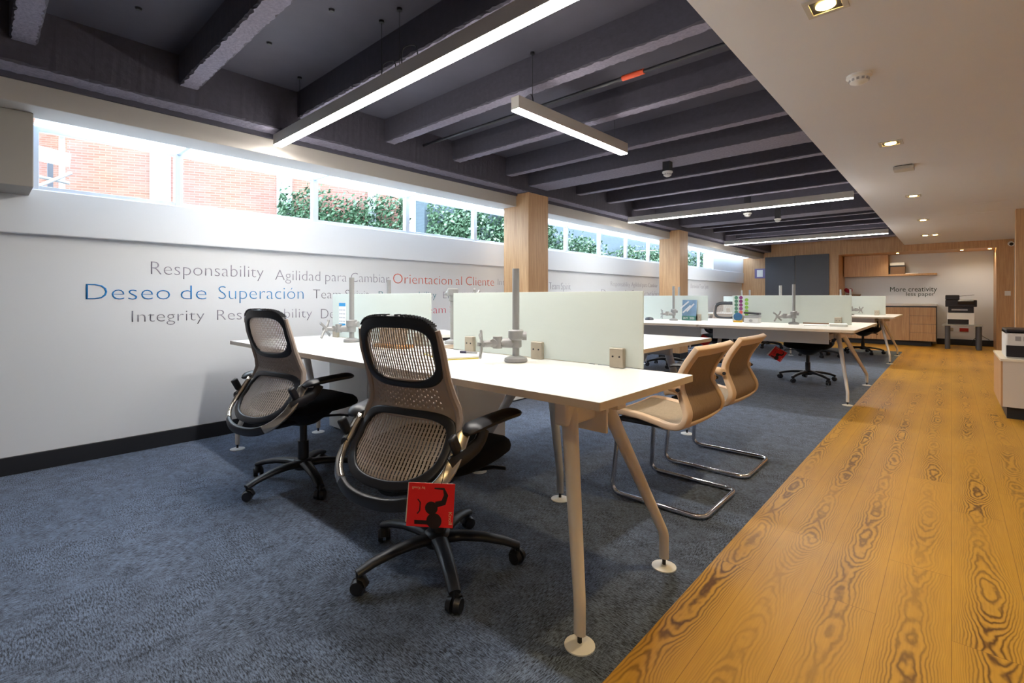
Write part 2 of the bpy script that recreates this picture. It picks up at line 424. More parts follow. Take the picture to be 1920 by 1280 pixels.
struct(MB().bb(-3.83, SOF, -3.0, 14.7, ZC, 2.62).build('ceiling_dark', MT['dark'], smooth=0), 'dark painted ceiling slab between the joists', 'ceiling')
struct(MB().bb(SOF, 3.0, -3.0, 14.7, ZS, 2.62).build('ceiling_soffit', MT['soffit'], smooth=0), 'smooth white lowered ceiling above the wooden corridor', 'ceiling')
struct(MB().bb(-4.3, 3.0, -3.1, -3.0, 0, 2.62).build('wall_back', MT['wall'], smooth=0), 'plain white wall behind the viewpoint', 'wall')
struct(MB().bb(2.2, 2.4, -3.0, 14.7, 0, 2.62).build('wall_right', MT['wall'], smooth=0), 'plain white wall right of the corridor', 'wall')

def rough_beam(x0, x1, y0, y1, z0, z1, name, label):
    """concrete beam with a wandering, chipped lower edge"""
    b = MB(); n = max(8, int(max(x1 - x0, y1 - y0) / 0.022)); along_x = (x1 - x0) > (y1 - y0)
    rnd = random.Random(int((x0 + y0) * 1000))
    rows = []
    for i in range(n + 1):
        t = i / n; j = lambda a: rnd.uniform(-a, a)
        if along_x:
            x = x0 + (x1 - x0) * t
            pr = [(x, y0, z1), (x, y0 + j(.001), z0 + .008 + j(.005)), (x, y0 + .009 + j(.006), z0 + j(.001)), (x, y1 - .009 + j(.006), z0 + j(.001)), (x, y1 + j(.001), z0 + .008 + j(.005)), (x, y1, z1)]
        else:
            y = y0 + (y1 - y0) * t
            pr = [(x0, y, z1), (x0 + j(.002), y, z0 + .01 + j(.005)), (x0 + .01 + j(.006), y, z0 + j(.002)), (x1 - .01 + j(.006), y, z0 + j(.002)), (x1 + j(.002), y, z0 + .01 + j(.005)), (x1, y, z1)]
        rows.append([b.bm.verts.new(p) for p in pr])
    for A, B in zip(rows, rows[1:]):
        for k in range(5): b.bm.faces.new((A[k], A[k + 1], B[k + 1], B[k]))
    for R in (rows[0], rows[-1]): b.bm.faces.new(R)
    b.bm.faces.ensure_lookup_table()
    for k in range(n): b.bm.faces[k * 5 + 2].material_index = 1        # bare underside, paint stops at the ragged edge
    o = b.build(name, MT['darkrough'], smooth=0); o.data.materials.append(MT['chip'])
    return struct(o, label, 'ceiling beam')
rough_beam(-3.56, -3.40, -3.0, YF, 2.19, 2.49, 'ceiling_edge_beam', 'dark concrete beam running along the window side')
ORD = ['behind the viewpoint, rear', 'behind the viewpoint, middle', 'behind the viewpoint, front', 'cut by the top left corner', 'left of the long pendant', 'just above the long pendant', 'just beyond the long pendant', 'nearest above the crosswise pendant', 'just before the nearer main beam', 'first past the nearer main beam', 'second past the nearer main beam', 'above the middle pendant, near side', 'above the middle pendant, far side', 'first past the middle main beam', 'second past the middle main beam', 'above the farthest pendant', 'just past the farthest pendant', 'next to the oak end wall']
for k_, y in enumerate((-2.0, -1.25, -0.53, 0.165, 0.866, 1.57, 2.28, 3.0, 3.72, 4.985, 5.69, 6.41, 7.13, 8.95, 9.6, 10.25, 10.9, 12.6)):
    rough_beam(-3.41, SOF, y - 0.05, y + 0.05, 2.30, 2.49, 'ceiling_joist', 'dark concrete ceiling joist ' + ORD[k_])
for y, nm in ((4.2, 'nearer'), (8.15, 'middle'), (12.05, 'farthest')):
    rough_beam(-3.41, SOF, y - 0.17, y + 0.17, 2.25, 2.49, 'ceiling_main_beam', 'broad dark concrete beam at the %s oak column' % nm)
for i, y in enumerate((4.03, 7.98)):
    struct(MB().bb(-3.765, -3.40, y, y + 0.345, 0, 2.185).build('column_oak', MT['oak'], bevel=0.002, smooth=0), 'square oak clad column, %s' % ('nearer of the two along the windows' if i == 0 else 'farther of the two along the windows'), 'column')
    struct(MB().bb(-3.772, -3.393, y - 0.007, y + 0.352, 0, 0.10).build('baseboard_column', MT['base'], smooth=0), 'dark skirting round the %s oak column' % ('nearer' if i == 0 else 'farther'), 'skirting')

# windows and the sloping light strip above them
mull = [0.24, 0.98, 1.98, 2.94, 3.88, 4.80, 5.69, 6.57, 7.41, 8.235, 9.05, 9.85, 10.615, 11.38]
for i, (a, b) in enumerate(zip(mull, mull[1:])):
    fr = MB().bb(-4.12, -4.08, a, b, 1.69, 1.715).bb(-4.12, -4.08, a, b, 2.045, 2.07)
    fr.bb(-4.125, -4.075, a - 0.0005, a + 0.024, 1.69, 2.07).bb(-4.125, -4.075, b - 0.024, b + 0.0005, 1.69, 2.07)
    fr.bb(-4.1, -3.83, b - 0.012, b + 0.012, 2.055, 2.073)
    w = struct(fr.build('window_%d' % (i + 1), MT['trimw'], bevel=0.002, smooth=0), 'white framed clerestory window, number %d of the band counted from the left end' % (i + 1), 'window')
    MB().strip([(-4.1, a + 0.024, 1.715), (-4.1, a + 0.024, 2.045)], [(-4.1, b - 0.024, 1.715), (-4.1, b - 0.024, 2.045)]).build('pane', MT['pane'], w, smooth=0)
    MB().bb(-4.12, -3.83, a, b, 2.075, 2.08).build('roof_pane', MT['skyl'], w, smooth=0)['label'] = 'white translucent roof strip'
struct(MB().bb(-4.14, -4.07, 0.19, 0.245, 1.69, 2.07).build('trim_3', MT['trimw'], smooth=0), 'white jamb at the left end of the window band', 'window jamb')
struct(MB().bb(-4.12, -3.83, 11.385, YF, 2.075, 2.08).build('trim_4', MT['skyl'], smooth=0), 'white ceiling strip past the last window', 'trim')
struct(MB().bb(-4.3, -3.83, -3.0, 0.22, 2.05, 2.6).build('wall_pier_upper', MT['dark'], smooth=0), 'dark wall above the grey block', 'wall')

# far wall in oak with an alcove
fw = MB().bb(-4.3, -1.965, YF, YF + 0.1, 0, 2.48).bb(-1.985, -1.965, YF + 0.1, 14.5, 0, 2.25)
fw.bb(-1.965, 0.66, YF, YF + 0.9, 2.045, 2.48).bb(0.66, 0.91, YF, 14.5, 0, 2.48)
struct(fw.build('wall_far', MT['oak'], smooth=0), 'oak panelled end wall framing a wide alcove', 'wall')
struct(MB().bb(-1.965, 0.66, 14.5, 14.6, 0, 2.1).build('wall_alcove', MT['wall'], smooth=0), 'white wall at the back of the alcove', 'wall')
struct(MB().bb(0.91, 2.2, YF, YF + 0.1, 0, 2.25).build('wall_far_right', MT['wall'], smooth=0), 'strip of white wall right of the oak stile', 'wall')
struct(MB().bb(-0.24, 0.66, 14.482, 14.5, 0, 0.13).build('baseboard_alcove', MT['base'], smooth=0), 'dark skirting at the back of the alcove', 'skirting')
struct(MB().bb(0.62, 2.2, 9.05, 9.2, 0, ZS).build('wall_panel_right', MT['oak'], smooth=0), 'oak wall panel at the right edge of the corridor', 'wall')
d = MB().bb(-3.54, -2.87, YF - 0.02, YF, 0.03, 2.07).build('door_1', MT['doorg'], bevel=0.002, smooth=0); struct(d, 'charcoal sliding door leaf beside the purple sign', 'door')
d = MB().bb(-2.86, -2.15, YF - 0.035, YF, 0.03, 2.08).build('door_2', MT['doorg'], bevel=0.002, smooth=0); struct(d, 'charcoal sliding door leaf beside the alcove', 'door')

# ------------------------------------------------------------------ outside
bw = thing('brick_building', 'orange brick building with white pilasters seen through the left windows', 'building')
D = Vector((0.46, 0.888, 0)).normalized(); P0 = Vector((-10, 0.95, 0)); ang = math.atan2(D.y, D.x); Nn = Vector((D.y, -D.x, 0))
def wallbox(s0, s1, n0, n1, z0, z1, name, m, b=None):
    c = P0 + D * ((s0 + s1) / 2) + Nn * ((n0 + n1) / 2)
    return MB().box((c.x, c.y, (z0 + z1) / 2), (s1 - s0, abs(n1 - n0), z1 - z0), rz=ang).build(name, m, bw, smooth=0)
wallbox(0, 5.05, -3, 0, -1, 6, 'wall', MT['brick'])
for s0, s1 in ((1.075, 1.34), (2.90, 3.137), (4.41, 4.553)): wallbox(s0, s1, 0, 0.06, -1, 6, 'pilaster', MT['trimw'])
wallbox(-3.5, 0, -3.2, -2.2, -1, 6, 'side_wall', MT['brick'])
for c, d_ in (((-8.85, 0.60, 2.93), (1.0, 0.24, 0.17)), ((-9.0, 0.84, 3.36), (1.0, 0.16, 0.22))):
    MB().box(c, d_, rz=0.25, ry=0.25).build('eave', MT['whitep'], bw, smooth=0)
MB().bb(-9.3, -9.22, 0.80, 0.86, -1, 3.3).build('drain_pipe', MT['legd'], bw, smooth=0)
MB().bb(-9.55, -9.5, 0.70, 0.76, -1, 3.0).build('drain_pipe', MT['doorg'], bw, smooth=0)
for p0, p1 in (((-8.6, 0.50, 2.42), (-8.8, 0.88, 2.72)), ((-8.7, 0.52, 2.60), (-8.8, 0.86, 2.58))):
    MB().cyl(p0, p1, 0.022).build('cable_bracket', MT['grey'], bw)
fence = tag(MB().bb(-6.85, -6.6, 5.1, 19, -1, 2.85).bb(-6.9, -6.57, 5.1, 19, 2.85, 2.93).build('garden_wall', MT['conc'], smooth=0), 'grey weathered garden wall behind the vines', 'garden wall')
def foliage(name, label, y0, y1, x, z0, ztop, n, seed, slope=0.0):
    rnd = random.Random(seed); V = []; F = []
    cl = [(rnd.uniform(y0, y1), rnd.uniform(0.15, 1), rnd.uniform(0.12, 0.35)) for _ in range(26)]
    for i in range(n):
        cy, ch, cr = rnd.choice(cl)
        h = z0 + (ztop - z0) * ch * rnd.random() ** 0.8
        py = min(y1, max(y0, cy + rnd.gauss(0, cr)))
        p = Vector((x + slope * (py - y0) + abs(rnd.gauss(0, 0.14)) + 0.05, py, h + rnd.gauss(0, 0.06)))
        a = Vector((rnd.gauss(0.4, 1), rnd.gauss(0, 1), rnd.gauss(0.3, 1))).normalized(); u = a.orthogonal().normalized(); v = a.cross(u)
        s = rnd.uniform(0.022, 0.050); k = len(V)
        for q in ((-1, 0, 0), (-.3, .5, .15), (.35, .42, .1), (1, 0, -.1), (.35, -.42, .1), (-.3, -.5, .15)): V.append(p + u * q[0] * s + v * q[1] * s + a * q[2] * s)
        F.append((k, k + 1, k + 2, k + 3, k + 4, k + 5))
    me = bpy.data.meshes.new(name); me.from_pydata([tuple(v) for v in V], [], F); me.materials.append(MT['leaf'])
    o = bpy.data.objects.new(name, me); C.objects.link(o)
    return tag(o, label, 'climbing plant', kind='stuff')
foliage('climbing_vine', 'green vine growing up the brick building beside the pilaster', 3.5, 5.3, -8.6, 1.7, 2.95, 9000, 3, 0.518)
foliage('climbing_vine', 'dense vine on the garden wall left of the nearer oak column', 5.1, 8.35, -6.58, 1.6, 3.1, 15000, 4)
foliage('climbing_vine', 'low vine on the garden wall between the two oak columns', 8.6, 13.4, -6.58, 1.5, 2.48, 11000, 5)
foliage('climbing_vine', 'far vine on the garden wall behind the farther oak column', 13.7, 18.0, -6.58, 1.5, 2.75, 6000, 6)

# ------------------------------------------------------------------ wall lettering
inks = {k: mat('wall_ink_' + k, srgb(*c), 0.6, var=0.02) for k, c in dict(grey=(146, 144, 160), dgrey=(124, 124, 136), blue=(20, 120, 190), lblue=(60, 140, 200), orange=(214, 92, 74), teal=(70, 128, 140), red=(206, 60, 96), pale=(168, 168, 182)).items()}
WORDS = [
 ('Responsability', .822, 1.564, 1.202, .098, 'grey', 'upper grey word Responsability at the left of the lettered wall'),
 ('Agilidad para Cambiar', 1.656, 2.746, 1.186, .092, 'grey', 'grey words Agilidad para Cambiar left of the orange words'),
 ('Orientacion al Cliente', 2.789, 4.221, 1.182, .108, 'orange', 'orange words Orientacion al Cliente on the wall'),
 ('Integrity', 4.29, 4.70, 1.196, .082, 'pale', 'pale word Integrity running behind the nearer oak column'),
 ('Deseo de', .481, 1.16, 1.027, .112, 'blue', 'large blue words Deseo de at the left of the wall'),
 ('Superación', 1.24, 1.89, 1.029, .108, 'lblue', 'large light blue word Superación on the wall'),
 ('Team Spirit', 1.974, 2.52, 1.033, .086, 'dgrey', 'grey words Team Spirit right of the blue words'),
 ('Responsability', 2.625, 3.334, 1.036, .075, 'teal', 'teal word Responsability partly behind the left privacy screen'),
 ('Efectividad', 3.43, 4.0, 1.033, .08, 'grey', 'grey word Efectividad above the left end of the near screen'),
 ('Team Spirit', 4.02, 4.5, 1.03, .08, 'pale', 'small pale words Team Spirit left of the nearer oak column'),
 ('Integrity', .716, 1.146, .874, .085, 'dgrey', 'lowest grey word Integrity at the left of the wall'),
 ('Responsability', 1.231, 1.965, .871, .085, 'grey', 'lower grey word Responsability crossed by the left chair headrest'),
 ('Deseo de Superación', 2.046, 3.02, .857, .092, 'dgrey', 'grey words starting De beside the left privacy screen'),
 ('Team Spirit', 3.12, 3.85, .872, .09, 'red', 'red words Team Spirit in the gap between two screens'),
 ('Team Spirit', 5.304, 5.821, 1.157, .105, 'pale', 'pale words Team Spirit right of the nearer oak column'),
 ('Orientacion al Cliente', 4.2, 5.9, 1.01, .11, 'pale', 'pale words ending in Cliente just above the near screen'),
 ('Responsability', 6.94, 7.576, 1.231, .082, 'pale', 'faint word Responsability far along the wall'),
 ('Agilidad para Cambiar', 7.633, 8.642, 1.234, .082, 'pale', 'faint words Agilidad para Cambiar left of the farther oak column'),
 ('Deseo de Superación', 6.649, 8.687, 1.055, .13, 'pale', 'faint larger words Deseo de Superación above the far end of the screen'),
 ('Efectividad Team Spirit', 10.208, 11.216, 1.244, .10, 'pale', 'faint words right of the farther oak column'),
]
def extent(text):
    cu = bpy.data.curves.new('m', 'FONT'); cu.body = text; t = bpy.data.objects.new('m', cu); C.objects.link(t)
    dg = bpy.context.evaluated_depsgraph_get(); dg.update(); me = t.evaluated_get(dg).to_mesh()
    xs = [v.co.x for v in me.vertices]; r = (min(xs), max(xs)); bpy.data.objects.remove(t); bpy.data.curves.remove(cu); return r
def phrase(text, loc, rz, width, cap, m, label, group, thin):
    ws = text.split(' ')
    if len(ws) == 1:
        o = lettering('wall_lettering', text, width, cap, m, thin=thin); o.location = loc; o.rotation_euler = (0, 0, rz)
        return tag(o, label, 'lettering', group)
    t = thing('wall_lettering', label, 'lettering', loc, rz, group)
    x0, x1 = extent(text); k = width / (x1 - x0)
    for i, w in enumerate(ws):
        a, b = extent(w); e = extent(' '.join(ws[:i + 1]))[1]
        lettering('word', w, (b - a) * k, cap, m, thin=thin, parent=t).location = ((e - (b - a) - x0) * k, 0, 0)
    return t
for txt, y0, y1, z, cap, ink, lab in WORDS:
    phrase(txt, (XL + 0.0012, y0, z), PI / 2, y1 - y0, cap, inks[ink], lab, 'printed words on the long wall', 0.020)
gi = mat('dark_green_ink', srgb(40, 62, 54), 0.6)
for txt, x0, x1, z, cap, lab in (('More creativity', -1.075, -0.24, 1.185, .115, 'dark green words More creativity on the alcove wall'), ('less paper', -0.78, -0.28, 1.085, .09, 'dark green words less paper on the alcove wall')):
    phrase(txt, (x0, 14.498, z), 0, x1 - x0, cap, gi, lab, 'slogan in the alcove', 0.0)

# ------------------------------------------------------------------ desks
def leg_part(parent, top, knee, foot, m, r0=0.032, r1=0.0195):
    """slanted tapered blade, knee near the floor, thin stem and round glide"""
    l = MB()
    pts = fillet([top, knee, (foot[0], foot[1], 0.035)], 0.02)
    tot = (pts[0] - pts[-2]).length
    l.tube(pts, [r1 + (r0 - r1) * max(0.0, 1 - (p - pts[0]).length / tot) for p in pts], 12, flat=(1.0, 0.72))
    o = l.build('leg', m, parent, smooth=60)
    f = MB().lathe([(0.046, 0.0), (0.046, 0.004), (0.03, 0.009), (0.008, 0.011)], foot, 24)
    f.build('glide_disc', MT['whitep'], o)
    MB().cyl((foot[0], foot[1], 0.008), (foot[0], foot[1], 0.045), 0.007).build('glide_stem', MT['black'], o)
    return o
def leg_frame(parent, xt, xf, ya, yb, ym, m, zt=0.66, spread=0.11):
    """a pair of splayed legs under a table end; ya, yb feet; ym middle"""
    MB().bb(xt - 0.03, xt + 0.03, ym - spread - 0.05, ym + spread + 0.05, 0.60, 0.715).build('leg_bracket', m, parent, bevel=0.012)
    for yf, sg in ((ya, -1), (yb, 1)):
        leg_part(parent, (xt, ym + sg * spread, 0.66), (xf, yf, 0.13), (xf, yf, 0), m)
def desk(name, label, cat, x0, x1, y0, y1, m, r=0.03, group=None, joint=None, feetx=None, feety=None, tray=True, mid=None, legs=True):
    cx, cy = (x0 + x1) / 2, (y0 + y1) / 2
    t = thing(name, label, cat, (cx, cy, 0), 0, group)
    hx, hy = (x1 - x0) / 2, (y1 - y0) / 2
    parts = [(-hx, hx)] if joint is None else [(-hx, joint - cx - 0.003), (joint - cx + 0.003, hx)]
    for a, b in parts:
        top = MB().prism(roundrect(a, b, -hy, hy, r if joint is None else 0.02), 0.7385, 0.74).build('tabletop', MT['desk'], t, smooth=0)
        MB().prism(roundrect(a, b, -hy, hy, r if joint is None else 0.02), 0.715, 0.7386).build('table_edge', MT['edge'], top, smooth=40)
    MB().bb(-hx + 0.12, hx - 0.12, -0.03, 0.03, 0.645, 0.70).build('frame_beam', m, t, bevel=0.004)
    fx = feetx or (x0 + 0.08, x1 - 0.08); fy = feety or (y0, y1)
    for xf, s in ((fx[0], 1), (fx[1], -1)) if legs else ():
        leg_frame(t, xf - cx + s * 0.165, xf - cx, fy[0] - cy, fy[1] - cy, (fy[0] + fy[1]) / 2 - cy, m, spread=min(0.11, (fy[1] - fy[0]) * 0.2))
    if mid:
        leg_frame(t, mid - cx, mid - cx, fy[0] - cy + 0.25, fy[1] - cy - 0.25, 0, m)
    return t
dk1 = desk('bench_desk', 'long white bench desk nearest the camera with splayed beige legs', 'desk', -3.74, -0.745, 1.20, 1.875, MT['legw'], r=0.004, feetx=(-3.64, -0.825), feety=(1.215, 1.79))
# shaped plate and rail under the near corner
MB().prism([(-0.30, 0.05), (-0.02, 0.05), (-0.02, -0.11), (-0.16, -0.11)], -0.006, 0.006).build('gusset_plate', MT['legw'], dk1, bevel=0.002).matrix_local = Matrix.Translation((1.35, -0.02, 0.665)) @ Matrix.Rotation(PI / 2, 4, 'X')
dk2 = desk('meeting_table', 'white table reaching back between the two long desks', 'table', -2.20, -1.33, 1.96, 3.70, MT['legd'], r=0.004, legs=False)
for yf, yt in ((2.03, 2.10), (3.655, 3.56)):
    MB().bb(-1.80 + 1.765, -1.58 + 1.765, yt - 2.83 - 0.03, yt - 2.83 + 0.03, 0.60, 0.715).build('leg_bracket', MT['legd'], dk2, bevel=0.012)
    for xt, xf in ((-1.62, -1.50), (-1.77, -2.10)):
        leg_part(dk2, (xt + 1.765, yt - 2.83, 0.66), (xf + 1.765, yf - 2.83, 0.13), (xf + 1.765, yf - 2.83, 0), MT['legd'])
dk1b = thing('rear_desk', 'short white desk backing the left half of the nearest bench desk', 'desk', (-3.1, 2.2, 0))
tp = MB().prism(roundrect(-0.66, 0.72, -0.31, 0.33, 0.02), 0.7385, 0.74).build('tabletop', MT['desk'], dk1b, smooth=0)
MB().prism(roundrect(-0.66, 0.72, -0.31, 0.33, 0.02), 0.715, 0.7386).build('table_edge', MT['edge'], tp, smooth=0)
MB().bb(-0.62, 0.66, 0.27, 0.30, 0.30, 0.715).build('modesty_panel', MT['desk'], dk1b, smooth=0)
for sx in (-0.6, 0.64): leg_part(dk1b, (sx, 0.2, 0.70), (sx, 0.27, 0.13), (sx, 0.27, 0), MT['legd'])
dk3 = desk('bench_desk', 'double white bench desk in the middle of the room with privacy screens', 'desk', -3.66, -0.655, 5.42, 7.22, MT['legw'], joint=-2.11, feetx=(-3.58, -0.745), feety=(5.66, 7.10), mid=-2.11)
dk4 = desk('bench_desk', 'double white bench desk farthest away near the oak cabinets', 'desk', -3.66, -0.655, 9.45, 11.28, MT['legw'], joint=-2.16, feetx=(-3.9, -0.72), feety=(9.66, 11.09), mid=-2.16)
for t in (dk3, dk4):
    MB().bb(-1.3, -0.1, -0.42, -0.40, 0.56, 0.715).build('modesty_panel', MT['whitep'], t, smooth=0)
    MB().bb(0.05, 1.22, -0.42, -0.40, 0.56, 0.715).build('modesty_panel', MT['whitep'], t, smooth=0)
    MB().bb(1.0, 1.22, -0.38, -0.12, 0.60, 0.66).build('cable_tray', MT['legd'], t, bevel=0.004)

# privacy screens
def screen(label, x0, x1, y, clamps, zt=1.068):
    t = thing('privacy_screen', label, 'desk screen', (x0, y, 0.741), 0, 'frosted desk screens')
    MB().bb(0, x1 - x0, -0.004, 0.004, 0.004, zt - 0.741).build('glass_panel', MT['glass'], t, bevel=0.001, smooth=0)
    for c in clamps:
        k = MB().bb(c - x0 - 0.034, c - x0 + 0.034, -0.028, -0.005, 0.0, 0.085).build('clamp', MT['clip'], t, bevel=0.004)
        for s in (-0.016, 0.016): MB().cyl((c - x0 + s, -0.0305, 0.048), (c - x0 + s, -0.027, 0.048), 0.004, seg=8).build('screw', MT['black'], k)
    return t
YS1 = 1.862; YS3 = 6.36; YS4 = 10.4
screen('frosted screen clamped to the right half of the nearest bench desk', -2.135, -0.948, YS1, (-1.98, -1.50, -1.06))
s2 = screen('frosted screen carrying a small blue wall calendar, left half of nearest desk', -3.545, -2.345, YS1, (-3.47, -2.45))
screen('frosted screen with a picture book leaning on it, middle desk', -3.5, -2.335, YS3, (-3.4, -2.45))
s4 = screen('frosted screen with columns of round stickers, middle desk', -2.03, -0.80, YS3, (-1.9, -0.92))
screen('frosted screen on the left half of the farthest desk', -3.5, -2.3, YS4, (-3.4, -2.45))
screen('frosted screen on the right half of the farthest desk', -2.03, -0.83, YS4, (-1.9, -0.95))
cal = MB().bb(0.10, 0.20, -0.0065, -0.0042, 0.085, 0.262).build('calendar', MT['paper'], s2, smooth=0); cal['label'] = 'small white calendar with blue bands'
bl = mat('calendar_blue', srgb(40, 140, 200), 0.5)
for z0, z1 in ((0.235, 0.26), (0.087, 0.106)): MB().bb(0.102, 0.198, -0.0072, -0.0064, z0, z1).build('calendar_band', bl, cal, smooth=0)
cg = MB()
for i in range(5):
    for j in range(4): cg.bb(0.108 + 0.018 * i, 0.118 + 0.018 * i, -0.007, -0.0064, 0.118 + 0.028 * j, 0.127 + 0.028 * j)
cg.build('calendar_days', inks['pale'], cal, smooth=0)
stc = [mat('sticker_' + n, srgb(*c), 0.5, var=0.35, scale=60) for n, c in (('green', (70, 120, 96)), ('purple', (128, 40, 112)), ('lime', (128, 176, 70)), ('coral', (226, 104, 92)))]
for col, (px, n, z0) in enumerate(((0.045, 6, 0.300), (0.10, 6, 0.300), (0.165, 6, 0.272))):
    for k in range(n):
        m_ = stc[3] if (col == 1 and k == 4) else stc[col]
        MB().lathe([(0.0215, 0), (0.0215, 0.001)], (0, 0, 0), 20).build('sticker', m_, s4).matrix_local = Matrix.Translation((px, -0.0045, z0 - 0.045 * k)) @ Matrix.Rotation(PI / 2, 4, 'X')

# monitor arms
def monitor_arm(label, x, y, rz, collar=0.10, L=0.45, rot=0.0, plate=True, z=0.741):
    t = thing('monitor_arm', label, 'monitor arm', (x, y, z), rz, 'empty monitor arms on the desks')
    MB().lathe([(0.052, 0), (0.055, 0.006), (0.052, 0.018), (0.036, 0.024), (0.024, 0.028)], seg=28).build('base_disc', MT['grey'], t)
    MB().cyl((0, 0, 0.02), (0, 0, L), 0.0165, seg=20).build('pole', MT['grey'], t, smooth=60)
    c = MB().lathe([(0.019, -0.035), (0.027, -0.03), (0.027, 0.0), (0.036, 0.008), (0.036, 0.045), (0.03, 0.05), (0.019, 0.05)], (0, 0, collar), 20)
    c.cyl((0.03, 0, collar + 0.02), (0.05, 0, collar + 0.02), 0.02, seg=14)
    c.build('collar', MT['grey'], t)
    if plate:
        a = MB().tube([(-0.02, 0, collar - 0.01), (-0.075, -0.02, collar - 0.012)], [0.026, 0.019], 12)
        a.cyl((-0.085, -0.02, collar - 0.035), (-0.085, -0.02, collar + 0.02), 0.022, seg=14)
        a.tube([(-0.085, -0.02, collar - 0.01), (-0.15, -0.055, collar - 0.012)], [0.018, 0.015], 12)
        a.cyl((-0.105, -0.05, collar - 0.01), (-0.105, -0.015, collar - 0.01), 0.019, seg=14)
        a.build('arm', MT['grey'], t)
        p = MB()
        for k in range(4):
            g = PI / 4 + k * PI / 2
            p.tube([(0, 0, 0), (0, 0.035 * math.cos(g), 0.035 * math.sin(g)), (-0.004, 0.072 * math.cos(g + 0.12), 0.072 * math.sin(g + 0.12))], [0.016, 0.010, 0.011], 8, flat=(1, 0.6))
        p.lathe([(0.02, -0.008), (0.02, 0.008)], seg=14)
        o = p.build('mounting_plate', MT['grey'], t); o.matrix_local = Matrix.Translation((-0.158, -0.06, collar - 0.012)) @ Matrix.Rotation(rot, 4, 'Z')
    return t
monitor_arm('grey monitor arm standing at the middle of the nearest screen', -1.512, 1.70, 0.75, L=0.435)
monitor_arm('grey monitor arm beside the blue calendar', -3.02, 1.72, 0.55, L=0.435)
monitor_arm('grey pole rising behind the screen with the calendar', -3.33, 2.22, PI, L=0.44, plate=False)
m4 = monitor_arm('tilted grey arm tip showing above the left end of the nearest screen', -2.42, 2.10, PI, collar=0.31, L=0.33, rot=0.5)
monitor_arm('grey monitor arm beside the picture book', -2.72, 6.19, 0.6)
monitor_arm('grey pole behind the screen with the picture book', -2.83, 6.62, PI, plate=False)
monitor_arm('grey monitor arm left of the papers on the middle desk', -1.32, 6.2, 0.2, rot=-0.75)
monitor_arm('grey pole behind the sticker screen in front of the grey doors', -1.56, 6.65, PI, plate=False)
monitor_arm('grey monitor arm on the right end of the farthest desk', -1.3, 10.2, PI + 0.3, rot=-0.75)
monitor_arm('grey pole second from the right end of the farthest desk', -1.5, 10.6, PI, plate=False)
monitor_arm('thin far pole just left of the grey doors', -2.95, 10.25, 0.4, plate=False)
monitor_arm('thin far pole left of its twin before the oak wall', -3.2, 10.6, PI, plate=False)

# ------------------------------------------------------------------ office chairs
def sup(a, b, zc, nt, nb, phi):
    c, s = math.cos(phi), math.sin(phi); n = nt if s >= 0 else nb
    return (math.copysign(abs(c) ** (2 / n), c) * a, zc + math.copysign(abs(s) ** (2 / n), s) * b)
PROF = [(0.36, -0.330), (0.40, -0.322), (0.44, -0.302), (0.49, -0.265), (0.54, -0.226), (0.60, -0.186), (0.66, -0.168), (0.72, -0.182), (0.78, -0.205), (0.86, -0.230), (0.93, -0.246), (1.0, -0.258)]
def yprof(z):
    if z <= PROF[0][0]: return PROF[0][1]
    for (z0, y0), (z1, y1) in zip(PROF, PROF[1:]):
        if z <= z1:
            t = (z - z0) / (z1 - z0); t = t * t * (3 - 2 * t) * 0.35 + t * 0.65
            return y0 + (y1 - y0) * t
    return PROF[-1][1]
def bp(u, z, off=0.0): return Vector((u, yprof(z) + 0.75 * u * u - off, z))
